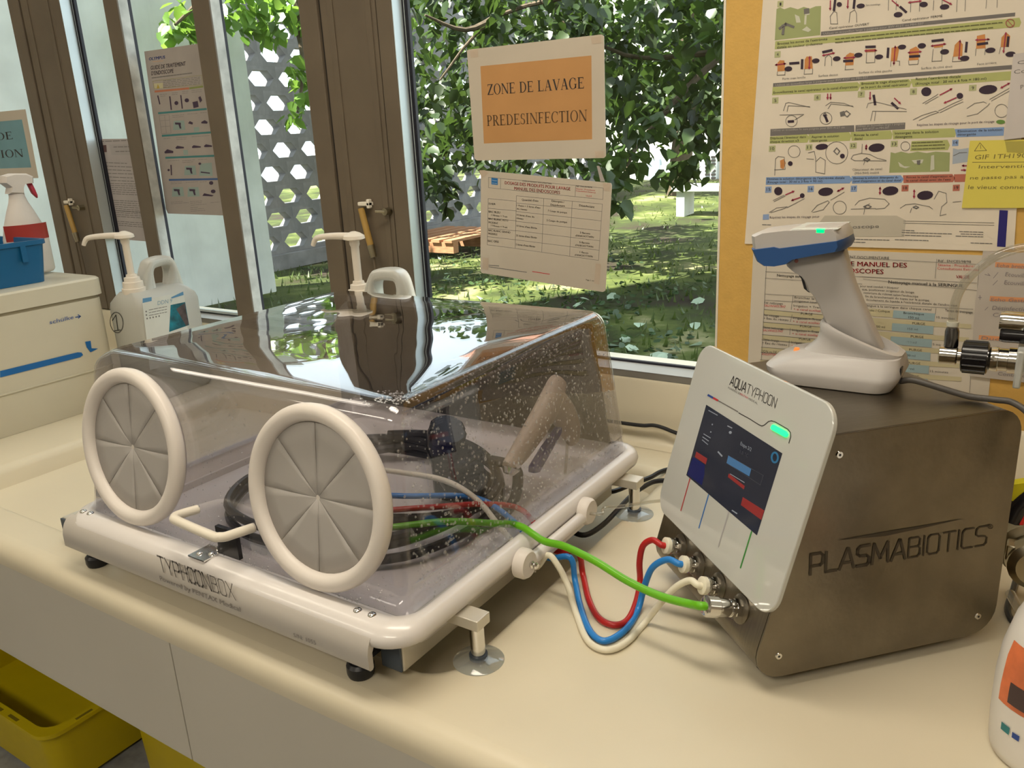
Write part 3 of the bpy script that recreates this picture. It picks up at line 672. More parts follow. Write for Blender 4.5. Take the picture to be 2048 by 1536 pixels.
# dome
zt = 1.222; n = 10
def domering(t, extra=0, z=None, r=None):
    """t: 0 at base, 1 at top"""
    return rrect(-1.178+.022*t+extra, -.554-.022*t-extra, .593+.036*t+extra, 1.171-.030*t-extra, (.016 if r is None else r), .985+(zt-.985)*t if z is None else z, n)
rings = []
for t in (0, .15, .3, .45, .6, .75, .86): rings.append(domering(t))
R0 = .024
for k in range(1, 8):
    a = R(90*k/7); e = R0*(1-math.cos(a)); z = zt-R0+R0*math.sin(a); t = min(1, (z-.985)/(zt-.985))
    rings.append(rrect(-1.178+.022*t+e*.7, -.554-.022*t-e*.55, .593+.036*t+e*1.4, 1.171-.030*t-e*.4, .016, z, n))
for e in (.06, .11, .17, .22):
    x0, x1, y0, y1 = -1.156+e, -.576-e, .629+e, 1.141-e
    z = zt+.0045*math.sin(min(1, e/.2)*1.57); ring = rrect(x0, x1, y0, y1, min(.03, (y1-y0)/2-.001), z, n)
    rings.append([Vector((v.x, v.y, v.z+.0022*math.sin(v.x*21+.6)*math.sin(v.y*15+1.0))) for v in ring])
b = B().loft(rings, False, True); dome = obj('dome', b, M_dome, box, ang=180, label='clear smoky thermoformed dome')
sm = dome.modifiers.new('thickness', 'SOLIDIFY'); sm.thickness = .003; sm.offset = 0
# dark rear panel
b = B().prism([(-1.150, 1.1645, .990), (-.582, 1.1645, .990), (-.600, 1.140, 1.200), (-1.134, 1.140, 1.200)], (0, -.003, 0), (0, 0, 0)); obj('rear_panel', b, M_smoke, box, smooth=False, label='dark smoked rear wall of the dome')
# glove ports
tilt = math.atan2(.036, .237)
def port(cx):
    c = Vector((cx, .593+.036*.49-.004, 1.101)); ax = Vector((0, -math.cos(tilt), math.sin(tilt))).normalized(); up = Vector((0, math.sin(tilt), math.cos(tilt))); xx = Vector((1, 0, 0))
    prof = [(.1118, -.002), (.1130, .003), (.1128, .008), (.1108, .0125), (.1060, .0150), (.1000, .0150), (.0950, .0125), (.0922, .008), (.0912, .004), (.0916, -.004), (.1060, -.008)]
    b = B(); n = 64; vs = []; k = len(prof)
    for i in range(n):
        a = 2*math.pi*i/n; d = xx*math.cos(a)+up*math.sin(a)
        for r, h in prof: vs.append(c+d*r+ax*h)
    fs = [(i*k+j, i*k+(j+1) % k, ((i+1) % n)*k+(j+1) % k, ((i+1) % n)*k+j) for i in range(n) for j in range(k)]
    b.add(vs, fs); ring = obj('port_ring', b, M_ringw, box, ang=50)
    for s in range(8):
        b = B(); a0 = R(2+45*s+.40); a1 = R(2+45*(s+1)-.40); m = 6; cup = .0007*(1 if s % 2 else .35)
        vs = []
        for q in range(5):
            r = .0015+.0895*q/4
            for j in range(m+1):
                a = a0+(a1-a0)*j/m; w = abs(j/m-.5)*2; vs.append(c+(xx*math.cos(a)+up*math.sin(a))*r+ax*(.0035+cup*(1-w)*math.sin(q/4*3.1)-.0012*(q == 0)))
        fs = [(q*(m+1)+j, q*(m+1)+j+1, (q+1)*(m+1)+j+1, (q+1)*(m+1)+j) for q in range(4) for j in range(m)]
        o = obj('membrane_petal', b.add(vs, fs), M_member, ring, ang=180); sd = o.modifiers.new('thickness', 'SOLIDIFY'); sd.thickness = .0005; sd.offset = -1
    b = B().rev(c-ax*.001, c+ax*.0029, [(0, .0922), (1, .0922)], 40); obj('membrane_back', b, mat('membrane_crease', (.66, .61, .55), .6), ring)
port(-1.050); port(-.684)
# handle with hinge
q = lambda x, y, z: Vector((x, y, z))
b = B().tube([q(-.918, .600, 1.036), q(-.918, .572, 1.040), q(-.913, .562, 1.041), q(-.900, .558, 1.041), q(-.83, .556, 1.038), q(-.820, .558, 1.038), q(-.815, .564, 1.037), q(-.813, .575, 1.036), q(-.808, .602, 1.034)], .0062, n=14, sub=5); obj('handle', b, M_handle, box)
b = B().bb((-.866, .586, .990), (-.826, .592, 1.030)); obj('latch_plate', b, M_blackgl, box, smooth=False)
b = B().bb((-.899, .562, .9885), (-.866, .596, .9905)); b.bb((-.868, .584, .9885), (-.8658, .596, 1.000)); hg = obj('hinge_plate', b, M_chrome, box, smooth=False)
def screw(c, par, r=.0052, ax=(0, 0, 1), name='screw'):
    c = Vector(c); a = Vector(ax); b = B().rev(c, c+a*.0028, [(0, r), (.35, r*.96), (.75, r*.72), (1, r*.30)], 14); return obj(name, b, M_chrome, par)
for p in ((-.888, .572, .9905), (-.873, .579, .9905)): screw(p, hg, .0042)
for p in ((-1.166, .575, .988), (-1.149, .576, .988), (-.611, .576, .988), (-.590, .577, .988)): screw(p, tray)
# black feet at the front
for x in (-1.160, -.618):
    b = B().bb((x-.024, .566, .932), (x+.024, .590, .9375)); b.cyl((x, .577, .918), (x, .577, .932), .010, n=16); f_ = obj('foot', b, M_black, box)
    obj('foot_pad', B().rev((x, .577, .9003), (x, .577, .918), [(0, .015), (.25, .0165), (.8, .0165), (1, .013)], 20), M_black, box)
# side rails with dark end caps and the suction legs
for s, xo in ((1, -.5635), (-1, -1.272)):
    x0, x1 = (xo-.032, xo) if s > 0 else (xo, xo+.032)
    rl = obj('side_rail', B().bb((x0, .592, .9115), (x1, 1.13, .9475)), mat('rail_white_steel', (.66, .62, .53), .3, metal=.35), box, smooth=False, bevel=.002)
    obj('end_cap', B().bb((x0+.001, .5885, .9125), (x1-.001, .5918, .9465)), M_navy, rl, smooth=False, bevel=.001)
    for yy in ((.666, 1.105) if s > 0 else ()):
        lx = xo+s*.052
        b = B().prism([(lx-.017*s, yy-.030, .958), (lx-.017*s, yy-.022, .946), (lx-.017*s, yy+.022, .946), (lx-.017*s, yy+.040, .962), (lx-.017*s, yy+.040, .975), (lx-.017*s, yy-.030, .975)], (-.036*s, 0, 0), (.020*s, 0, 0)) if False else B().bb((min(xo, lx+.011*s), yy-.013, .9485), (max(xo, lx+.011*s), yy+.013, .9625))
        b.bb((min(xo-.004*s, xo+.012*s), yy-.03, .9475), (max(xo-.004*s, xo+.012*s), yy+.03, .9615))
        br_ = obj('leg_bracket', b, MATS['rail_white_steel'], box, smooth=False, bevel=.001)
        obj('leg', B().cyl((lx, yy, .906), (lx, yy, .9495), .0088, n=18), M_chrome, box)
        obj('leg_collar', B().cyl((lx, yy, .9035), (lx, yy, .9095), .0112, n=18), M_navy, box)
        obj('suction_cup', B().rev((lx, yy, .9004), (lx, yy, .9075), [(0, .031), (.12, .030), (.45, .018), (1, .010)], 28), M_cup, box)
b = B().bb((-.5600, .83, .928), (-.531, .832, .9605)); obj('tray_rib', b, M_white, box, smooth=False)
# hose clamp on the right rim
hc = Vector((-.527, .87, .972))
b = B().tube([(-.521, .782, .963), (-.521, .86, .962), (-.521, .965, .962)], .0085, n=12); b.bb((-.530, .79, .945), (-.520, .958, .962)); cp = obj('hose_clamp', b, M_white, box, bevel=.002)
for yy in (.788, .960):
    obj('clamp_disc', B().rev((-.527, yy, .966), (-.512, yy, .966), [(0, .020), (.7, .020), (1, .017)], 26), M_ringw, box)
obj('clamp_pin', B().rev((-.512, .790, .966), (-.501, .790, .966), [(0, .004), (.3, .0055), (.5, .0035), (.8, .005), (1, .003)], 14), M_chrome, box)
# lettering on the skirt
pl = Plane(lambda x, y: onY(.5464, x, y), (0, -1, 0))
P, w = tech_polys('TYPHOONBOX', .135, gap=.20, fine_from=7, fine=.62)
M_print = mat('grey_print', (.26, .235, .215), .5)
pl.text('lettering', P, w, 322.5, 1141, 472, 1199.5, 315, 1111, M_print, sk, 1.0)
P, w = font_polys('Powered by PENTAX Medical'); pl.text('lettering', P, w, 321, 1160, 482, 1223.5, 319.2, 1150.5, M_print, sk)
P, w = font_polys('S/N: 1055'); pl.text('lettering', P, w, 588, 1273, 633, 1289.5, 587, 1265, M_print, sk)
# water drops on the clear walls
rg = random.Random(5); b = B()
def drop(c, nrm, r):
    x = nrm.orthogonal().normalized(); y = nrm.cross(x); k = 6; vs = [c+(x*math.cos(2*math.pi*i/k)+y*math.sin(2*math.pi*i/k))*r for i in range(k)]+[c+(x*math.cos(2*math.pi*i/k)+y*math.sin(2*math.pi*i/k))*r*.65+nrm*r*.42 for i in range(k)]+[c+nrm*r*.6]
    b.add(vs, [(i, (i+1) % k, k+(i+1) % k, k+i) for i in range(k)]+[(k+i, k+(i+1) % k, 2*k) for i in range(k)])
for k in range(1500):      # right wall
    t = rg.random(); y = rg.uniform(.62, 1.14); drop(Vector((-.554-.022*t+.002, y, .985+.225*t)), Vector((.995, 0, .09)), rg.uniform(.0009, .0020)*(1.5 if rg.random() < .08 else 1))
for k in range(900):       # front wall
    t = rg.random()**1.5; x = rg.uniform(-1.14, -.58); z = .985+.215*t
    if min(math.hypot(x+1.05, z-1.101), math.hypot(x+.684, z-1.101)) < .116: continue
    drop(Vector((x, .593+.036*t-.002, z)), Vector((0, -.99, .15)), rg.uniform(.0007, .0018))
for k in range(500):       # along the top right edge
    y = rg.uniform(.64, 1.12); a = R(rg.uniform(5, 80)); drop(Vector((-.576-.030+.030*math.cos(a)*.9+.004, y, zt-.030+.030*math.sin(a)+.001)), Vector((math.cos(a), 0, math.sin(a))), rg.uniform(.0007, .0018))
for k in range(120):
    drop(Vector((-.600+rg.gauss(0, .014), .655+rg.gauss(0, .012), zt-.001)), Vector((0, 0, 1)), rg.uniform(.0008, .002))
o = obj('water_drops', b, M_drop, dome, ang=180); o['kind'] = 'stuff'

# ================================================================= ENDOSCOPE COILED IN THE TRAY
sc = thing('endoscope', 'black endoscope coiled up inside the clear wash box', 'endoscope', (-.87, .86, .946))
pts = []; rg = random.Random(2)
for k in range(0, 40):
    a = R(k*24-60); r = 1-.0022*k+.03*math.sin(k*1.7); pts.append(Vector((-.865+.235*r*math.cos(a)*(.93+.05*math.sin(k*.31)), .855+.195*r*math.sin(a), .955+.0008*k+.005*math.sin(k*.9))))
obj('insertion_tube', B().tube(pts, .0068, n=9, sub=4), M_black, sc)
pts = []
for k in range(0, 22):
    a = R(k*22+30); pts.append(Vector((-.83+.17*math.cos(a)*(1+.06*math.sin(k*.6)), .90+.15*math.sin(a), .968+.0011*k+.007*math.sin(k*.7))))
obj('light_guide_tube', B().tube(pts, .0085, n=9, sub=4), M_black, sc)
a0 = Vector((-.83, 1.02, 1.02)); a1 = Vector((-.72, .90, .985))
obj('control_body', B().rev(a0, a1, [(0, .014), (.06, .026), (.35, .030), (.6, .026), (.8, .022), (.95, .014), (1, .010)], 18), M_blackgl, sc)
for k, d in ((.22, .034), (.32, .034)):
    c = a0+(a1-a0)*k; obj('control_wheel', B().rev(c+Vector((.012, -.006, .018)), c+Vector((.020, -.010, .036)), [(0, .026), (.2, .030), (.8, .030), (1, .026)], 12), M_blackgl, sc)
obj('connector_body', B().bb((-.765, .905, .955), (-.715, .985, 1.018)), M_blackgl, sc, bevel=.008)
b = B().tube([(-.720, .99, 1.000), (-.668, .995, .995), (-.636, .955, .985), (-.625, .915, .968), (-.64, .88, .955)], .0085, n=10); obj('cable_tail', b, M_black, sc)

# ================================================================= WATER GUN leaning in the rear right corner of the box
gun = thing('cleaning_gun', 'beige cleaning gun with blue trigger leaning inside the clear box', 'cleaning gun', (-.64, 1.03, .95))
gx = -.640
gp = lambda x, y: onX(gx, x, y)
def loft_path(pts, rad, n=14, flat=.75):
    P = smooth_path(pts, 4); b = B(); rings = []
    for i, p in enumerate(P):
        t = (P[min(i+1, len(P)-1)]-P[max(i-1, 0)]).normalized(); s_ = Vector((1, 0, 0)); s_ = (s_-t*s_.dot(t)).normalized(); u = t.cross(s_)
        f = i/(len(P)-1)*(len(rad)-1); k = min(int(f), len(rad)-2); r = rad[k]+(rad[k+1]-rad[k])*(f-k)
        rings.append([p+s_*(r*flat*math.cos(2*math.pi*j/n))+u*(r*math.sin(2*math.pi*j/n)) for j in range(n)])
    return b.loft(rings)
b = loft_path([gp(1016, 936), gp(1042, 900), gp(1075, 850), gp(1098, 808), gp(1112, 775), gp(1118, 762)], [.013, .019, .023, .024, .021, .017]); obj('body', b, M_gun, gun)
b = loft_path([gp(1108, 800), gp(1128, 830), gp(1142, 862), gp(1146, 885)], [.024, .026, .022, .012], flat=.7); obj('nose', b, M_gun, gun)
b = B().prism([gp(1118, 850), gp(1120, 862), gp(1098, 902), gp(1074, 944), gp(1062, 946), gp(1062, 934), gp(1088, 892)], (-.006, 0, 0), (.006, 0, 0)); obj('trigger', b, M_gunb, gun, bevel=.002)
p0, p1 = gp(1020, 930), gp(1040, 955); b = B().rev(gp(1026, 922), gp(1018, 948), [(0, .012), (.2, .015), (.45, .011), (.6, .014), (1, .009)], 16); obj('metal_connector', b, M_chrome, gun)
b = B().tube([gp(1136, 858), gp(1134, 900), gp(1130, 950), gp(1126, 975)], .0028, n=8); obj('clear_tip', b, M_tube, gun)
# ================================================================= PUMP UNIT
MA = R(-43); MP = Vector((-.151, .828, .9)); MM = Matrix.Translation(MP) @ Matrix.Rotation(MA, 4, 'Z')
mc = thing('flushing_pump_unit', 'brushed steel pump unit with tilted white glass touch panel and four hose ports', 'pump unit', MP, MA)
lw = lambda x, y, z: MM @ Vector((x, y, z))
# side profile (y depth, z height), rounded corners
def fillet(pts, rad, n=6):
    out = []; k = len(pts)
    for i in range(k):
        p = Vector(pts[i]); a = (Vector(pts[i-1])-p).normalized(); c = (Vector(pts[(i+1) % k])-p).normalized()
        r = rad[i] if isinstance(rad, (list, tuple)) else rad; ang = a.angle(c); d = r/math.tan(ang/2); ctr = p+(a+c).normalized()*(r/math.sin(ang/2))
        s = p+a*d; e = p+c*d; v0 = s-ctr; v1 = e-ctr; th = v0.angle(v1)
        for j in range(n+1):
            t = j/n; out.append(tuple(ctr+(v0*math.sin((1-t)*th)+v1*math.sin(t*th))/math.sin(th)))
    return out
prof = fillet([(-.097, .0155), (.221, .0155), (.221, .292), (-.018, .292)], [.030, .034, .030, .012])
WD = .268
b = B(); n_ = len(prof)
b.loft([[lw(x, y, z) for y, z in prof] for x in (-WD+.003, -.0030)], True, True); body = obj('housing', b, M_steel, mc, ang=40)
for x0, x1 in ((-.0026, 0), (-WD, -WD+.0026)):
    b = B().loft([[lw(x, y, z) for y, z in prof] for x in (x0, x1)], True, True); sp = obj('side_panel', b, M_steel, mc, ang=40, bevel=.0006, seg=1)
    if x1 == 0: side = sp
for (y, z) in ((-.061, .043), (.196, .040), (-.004, .270)):
    c = lw(.0001, y, z); ax = (lw(.001, y, z)-lw(0, y, z)).normalized(); b = B().rev(c, c+ax*.0012, [(0, .0042), (1, .0036)], 14); s_ = obj('screw', b, M_chrome, side)
    obj('screw_socket', B().rev(c+ax*.0012, c+ax*.0014, [(0, .0014), (1, .0014)], 10), M_black, s_)
for y in (-.05, .17):
    for x in (-.04, -WD+.04): obj('foot', B().cyl(lw(x, y, .0003), lw(x, y, .0165), .012, n=16), M_black, mc)
# side logo
pS = Plane(lambda x, y: onP(lw(.0004, 0, 0), (lw(1, 0, 0)-lw(0, 0, 0)), x, y), (lw(1, 0, 0)-lw(0, 0, 0)))
M_logo = mat('dark_etched_logo', (.055, .042, .028), .6)
P, w = tech_polys('PLASMABIOTICS', .135, gap=.17, shear=.10, fine_from=6, fine=.62)
pS.text('lettering', P, w, 1620.5, 1149, 1972, 1089.5, 1618, 1110, M_logo, side, 1.0, k=.0002)
pS.shapes('logo_swoosh', [[(1672, 1081), (1760, 1065), (1850, 1050), (1930, 1036.5), (1850, 1055), (1770, 1072)]], M_logo, side, k=.0002)
pS.shapes('registered_mark', pline(ell(1980.5, 1053, 5.0, 4.2, 16)+[ell(1980.5, 1053, 5.0, 4.2, 16)[0]], 1.2)+pline([(1978.5, 1055.5), (1978.5, 1050.5), (1981.5, 1050.5), (1981.5, 1052.6), (1978.5, 1053)], .9)+pline([(1980, 1053), (1982.2, 1055.3)], .9), M_logo, side, k=.0002)
# glass front panel: frame of the tilted plane
eA = (lw(0, 1, 0)-lw(0, 0, 0)); nA = (lw(1, 0, 0)-lw(0, 0, 0)); TT = (eA*.28+Vector((0, 0, 1))).normalized(); NN = nA.cross(TT)   # points to the front left
if NN.dot(eA) > 0: NN = -NN
Q0 = MP+eA*-.087+Vector((0, 0, .051))
gpt = lambda wv, h, off: Q0-nA*wv+TT*h+NN*off       # wv: to the left across the front, h: up the panel
ring = [(-v.x, v.y) for v in rrect(-.281, .0125, .046, .283, .027, 0, 8)]
b = B().loft([[gpt(x, y, o) for x, y in ring] for o in (.0005, .0065)], True, True); gpn = obj('glass_panel', b, M_glasswhite, mc, ang=40, bevel=.0012)
b = B().loft([[gpt(x*.94+.008, (y-.164)*.93+.164, o) for x, y in ring] for o in (-.006, .0004)], True, True); obj('panel_backing', b, M_blackgl, mc, ang=40)
pG = Plane(lambda x, y: onP(gpt(0, 0, .0066), NN, x, y), NN)
def grect(name, w0, h0, w1, h1, m, par, off): return obj(name, B().poly([gpt(w0, h0, off), gpt(w1, h0, off), gpt(w1, h1, off), gpt(w0, h1, off)]), m, par, smooth=False)
scn = grect('screen', .2275, .1145, .0515, .2115, M_screen, gpn, .0067)
UI = lambda nm, c, s: mat(nm, tuple(x*.3 for x in c), .3, emit=c, es=s*.6, var=0)
U_blue = UI('ui_blue', (.10, .26, .50), .55); U_red = UI('ui_red', (.42, .045, .04), .55); U_dblue = UI('ui_navy', (.012, .016, .10), .8); U_txt = UI('ui_text', (.45, .48, .52), .45); U_gr = UI('ui_grey', (.10, .10, .11), .5); U_grn = UI('ui_green', (.02, .20, .05), .5); U_cy = UI('ui_ring', (.05, .22, .38), .7)
pG.shapes('progress_bar', [[(1457, 911), (1503, 938), (1499, 953), (1453.5, 926)]], U_blue, scn, .0003)
pG.shapes('progress_frame', pline([(1457, 911), (1527, 951), (1521, 970), (1453.5, 926)], .8), U_gr, scn, .0003)
pG.shapes('stop_button', [[(1486, 994), (1529, 1021), (1523, 1040), (1482, 1010)]], U_red, scn, .0003)
pG.shapes('alert_tag', [[(1393, 903), (1415, 917), (1412, 929), (1390, 914)], [(1458, 947), (1490, 972), (1488, 979), (1456, 954)]], U_red, scn, .0003)
pG.shapes('logo_area', [[(1387, 914), (1410, 930), (1409, 950), (1404, 971), (1375, 949), (1382, 925)]], U_dblue, scn, .0003)
pG.shapes('help_ring', pline(ell(1550, 915, 6.2, 9.8, 20)+[ell(1550, 915, 6.2, 9.8, 20)[0]], 3.6), U_cy, scn, .0003)
pG.shapes('ui_marks', [ell(1425, 849, 1.3, 1.6), ell(1422, 864, 1.2, 1.6), ell(1461, 865, 3, 3)]+pline([(1456, 852), (1464, 856)], 2)+pline([(1465, 1021), (1474, 1027)], 2.4)+pline([(1461, 948), (1489, 965)], 1.4)+pline([(1437, 904), (1444, 912)], 3)+scribble(random.Random(1), 1408, 868, 1421, 876, 1.6, 5)+scribble(random.Random(2), 1406, 874, 1419, 883, 1.6, 5)+scribble(random.Random(3), 1405, 880, 1417, 890, 1.6, 5)+scribble(random.Random(4), 1418, 821, 1436, 831, 1.6, 6), U_txt, scn, .0003)
pG.t('Etape 2/2', 1481, 890, 1502.5, 903, 7, U_txt, scn, 'lettering', .0003, .2)
pG.t('1,0 °C', 1480, 906, 1496, 915, 6, U_gr, scn, 'lettering', .0003, .2)
# colour bars below the screen
for wv, m, nm in ((.2165, mat('bar_red', (.45, .06, .06), .4), 'red'), (.165, mat('bar_blue', (.05, .17, .45), .4), 'blue'), (.1145, mat('bar_grey', (.40, .39, .39), .4), 'grey'), (.0625, mat('bar_green', (.05, .26, .05), .4), 'green')):
    grect('port_line', wv+.0013, .0685, wv-.0013, .1143, m, gpn, .0067)['label'] = nm+' line pointing to its hose port'
P, w = tech_polys('AQUATYPHOON', .13, gap=.20, fine_from=4, fine=.62); pG.text('lettering', P, w, 1459.5, 769, 1550, 816, 1464, 751.5, M_ink, gpn, 1.0, .0002)
pG.t('POWERED BY', 1456, 777, 1481, 790, 4, M_inkgrey, gpn, 'lettering', .0002, .2); pG.t('PENTAX', 1480, 789.5, 1496, 798, 4, M_inkred, gpn, 'lettering', .0002, .2); pG.t('MEDICAL', 1497, 799, 1515, 809, 4, M_inkgrey, gpn, 'lettering', .0002, .2)
pG.shapes('brand_mark', pline([(1417, 790.5), (1425, 795)], 4), M_inkblue, gpn, .0002); pG.shapes('brand_mark', pline([(1428, 796.5), (1435, 800.5)], 4), M_inkred, gpn, .0002)
pG.shapes('small_print', scribble(random.Random(6), 1436, 801, 1477, 824, 2, 4), M_inkgrey, gpn, .0002)
pG.shapes('panel_line', pline([(1478, 826), (1500, 838), (1517, 849), (1524, 852), (1529, 850), (1537, 843), (1543, 841.5), (1551, 844), (1576, 858.5), (1581, 865), (1581.5, 874), (1578, 886)], 1.6), M_ink, gpn, .0002)
lc = [(1546, 850.5), (1549, 849.5), (1574, 863), (1577.5, 868), (1575, 873.5), (1571, 874), (1546, 860), (1543, 856)]
b = B().prism([pG.p(x, y) for x, y in lc], NN*.0002, NN*.0016); obj('status_led', b, M_led, gpn, smooth=False, label='glowing green status light')
# hose ports
PORT = {'red': (.2050, .0735), 'blue': (.1545, .0735), 'white': (.1020, .0735), 'green': (.0500, .0750)}
PIN = {}
for nm, (wv, z) in PORT.items():
    c = Q0-nA*wv+TT*((z-.051)/TT.z)-NN*.002; d = NN
    b = B().rev(c-d*.004, c+d*.005, [(0, .017), (.75, .017), (1, .012)], 20); pt = obj('hose_port', b, M_steel, mc)
    b = B().rev(c+d*.003, c+d*.011, [(0, .0115), (1, .0115)], 6); obj('port_nut', b, M_chrome, pt, ang=20)
    b = B().rev(c+d*.010, c+d*.020, [(0, .0085), (.1, .0102), (.55, .0102), (.6, .0085), (1, .0085)], 18); obj('port_sleeve', b, M_chrome, pt)
    e = .020
    if nm == 'green':
        b = B().rev(c+d*.018, c+d*.048, [(0, .0095), (.1, .0105), (.45, .0105), (.5, .0120), (.95, .0120), (1, .009)], 18); obj('swivel_nut', b, M_chrome, pt); e = .047
    else:
        b = B().rev(c+d*.018, c+d*.025, [(0, .0098), (.15, .0108), (.85, .0108), (1, .0092)], 18); obj('port_collar', b, M_cream, pt); e = .023
    PIN[nm] = c+d*e
# ================================================================= HOSES
def hose(nm, label, m, r, pxs, A, inside, exit_):
    """traced in the vertical plane between the clamp and the port; then over the rim into the tray"""
    P1 = PIN[nm]; d = (P1-A); nrm = Vector((d.y, -d.x, 0)).normalized(); pts = [P1-NN*.006, P1+NN*.006]
    for x, y in pxs:
        p = onP(A, nrm, x, y); pts.append(p if p.z > .9+r+.0005 else onZ(.9+r+.0005, x, y))
    pts += [A]+exit_+inside
    o = obj('hose', B().tube(pts, r, n=12, sub=6), m); tag(o, label, 'hose', 'hoses between the pump unit and the wash box'); return o
V = Vector
hose('red', 'red hose hanging in a deep loop from the uppermost port of the pump unit', M_red, .0042, [(1305, 1080), (1286, 1092), (1279, 1125), (1280, 1165), (1272, 1205), (1255, 1240), (1228, 1250), (1198, 1236), (1178, 1200), (1166, 1150), (1155, 1105)], V((-.532, .885, .935)),
     [V((-.60, .905, .975)), V((-.64, .868, .990)), V((-.70, .80, 1.000)), V((-.78, .745, 1.002)), V((-.92, .75, .995))], [V((-.56, .895, .950))])
hose('blue', 'blue hose hanging in a loop from the second port of the pump unit', M_blue, .0042, [(1335, 1119), (1305, 1135), (1288, 1175), (1275, 1222), (1250, 1260), (1210, 1282), (1180, 1262), (1160, 1210), (1150, 1160), (1140, 1115)], V((-.532, .862, .935)),
     [V((-.60, .875, .975)), V((-.66, .872, .995)), V((-.73, .80, 1.012)), V((-.82, .77, 1.012)), V((-.95, .80, 1.0))], [V((-.56, .868, .950))])
hose('white', 'ivory hose hanging in the lowest loop from the third port of the pump unit', M_cream, .0042, [(1380, 1161), (1352, 1174), (1322, 1205), (1290, 1245), (1252, 1285), (1212, 1300), (1175, 1280), (1152, 1225), (1135, 1170), (1115, 1130), (1095, 1110)], V((-.532, .832, .935)),
     [V((-.60, .85, .972)), V((-.65, .868, .995)), V((-.70, .86, 1.018)), V((-.78, .85, 1.02)), V((-.88, .87, 1.0))], [V((-.56, .84, .950))])
hose('green', 'bright green hose running across to the lowest port of the pump unit', M_green, .0049, [(1380, 1208), (1320, 1192), (1255, 1162), (1190, 1122), (1130, 1093), (1090, 1083)], V((-.525, .818, .9935)),
     [V((-.60, .832, .985)), V((-.66, .80, .988)), V((-.73, .735, .990)), V((-.82, .715, .985))], [V((-.552, .826, .9955))])

# ================================================================= BARCODE SCANNER AND ITS CRADLE on top of the pump unit
SY = 1.020; ZT = 1.1925
sd = thing('scanner_cradle', 'white cradle base of the barcode scanner on top of the steel unit', 'cradle', (-.205, SY, ZT))
def ringx(x0, x1, y0, y1, z, r=.02, n=5): return rrect(x0, x1, y0, y1, r, z, n)
yc = SY
rings = [ringx(-.268, -.133, yc-.052, yc+.050, ZT+.0005, .022), ringx(-.276, -.126, yc-.054, yc+.052, ZT+.012, .024), ringx(-.278, -.124, yc-.052, yc+.050, ZT+.018, .024), ringx(-.262, -.126, yc-.044, yc+.044, ZT+.028, .022), ringx(-.236, -.128, yc-.038, yc+.038, ZT+.036, .022)]
b = B().loft(rings, True, True); obj('base', b, M_scan, sd, ang=45)
# slanted cup that holds the handle
ax = (V((-.212, 0, 1.262))-V((-.130, 0, 1.236)))
def cupring(dx, dz, k, rx, ry):
    """ellipse-like rounded ring in a plane sloping down to the right"""
    out = []; c = V((-.176+dx, yc, 1.243+dz)); u = V((.93, 0, -.36)).normalized(); v_ = V((0, 1, 0))
    for i in range(28):
        a = 2*math.pi*i/28; ca, sa = math.cos(a), math.sin(a); s_ = lambda t: math.copysign(abs(t)**.72, t)
        out.append(c+u*(rx*s_(ca))+v_*(ry*s_(sa)))
    return out
rings = [cupring(-.012, -.034, 0, .054, .034), cupring(-.006, -.018, 0, .046, .029), cupring(0, -.006, 0, .049, .031), cupring(.001, .001, 0, .051, .033), cupring(.002, .005, 0, .050, .032), cupring(.002, .006, 0, .044, .027), cupring(0, -.006, 0, .041, .024), cupring(-.002, -.012, 0, .036, .020)]
b = B().loft(rings, True, True); obj('cup', b, M_scan, sd, ang=50)
b = B().bb((-.1262, yc-.030, ZT+.010), (-.1245, yc-.018, ZT+.028)); obj('data_label', b, M_black, sd, smooth=False)
b = B().bb((-.250, yc-.012, ZT+.0355), (-.238, yc-.004, ZT+.0375)) if False else B().rev((-.247, yc-.010, ZT+.0305), (-.247, yc-.010, ZT+.0355), [(0, .0042), (1, .0030)], 12); obj('status_light', b, mat('orange_led', (.8, .25, .05), .4, emit=(1, .25, .05), es=.5), sd)
scn_ = thing('barcode_scanner', 'grey white barcode scanner with blue band standing in its cradle', 'scanner', (-.19, SY, 1.235))
sp = lambda x, y, k=0: onY(SY+k, x, y)
def slab(poly, hw, taper=.75, m=M_scan, name='p', par=scn_, bev=.004):
    """side outline given thickness with narrower faces"""
    P = [sp(x, y) for x, y in poly]; c = sum(P, V((0, 0, 0)))/len(P); rings = []
    for o, k in ((-1, taper), (-.78, .95), (-.4, 1), (.4, 1), (.78, .95), (1, taper)):
        rings.append([c+(p-c)*k+V((0, o*hw, 0)) for p in P])
    return obj(name, B().loft(rings, True, True), m, par, ang=45)
slab([(1692, 498), (1700, 530), (1712, 568), (1735, 622), (1768, 696), (1752, 706), (1700, 690), (1672, 668), (1655, 640), (1644, 612), (1628, 584), (1618, 576), (1612, 556), (1600, 540), (1576, 526), (1570, 506), (1620, 494)], .017, .80, M_scan, 'handle')
slab([(1512, 466), (1530, 458), (1580, 452), (1690, 448), (1701, 462), (1703, 478), (1600, 496), (1516, 502)], .034, .84, M_scan, 'head')
slab([(1513, 490), (1560, 484), (1572, 487), (1702, 470), (1705, 482), (1698, 494), (1620, 508), (1600, 512), (1586, 522), (1560, 527), (1538, 526), (1524, 516)], .0365, .86, M_scanb, 'band')
slab([(1592, 534), (1606, 554), (1612, 576), (1622, 584), (1630, 582), (1626, 566), (1616, 546), (1604, 534)], .010, .9, M_black, 'trigger')
b = B().rev(sp(1593, 522, -.018), sp(1593, 522, -.0145), [(0, .002), (1, .003)], 10); obj('button', b, mat('pale_red', (.4, .15, .14), .5), scn_)
a = sp(1644, 461, -.026); b = B().box(a, (.0055, .008, .0030)); obj('status_led', b, M_led, scn_, bevel=.0012)
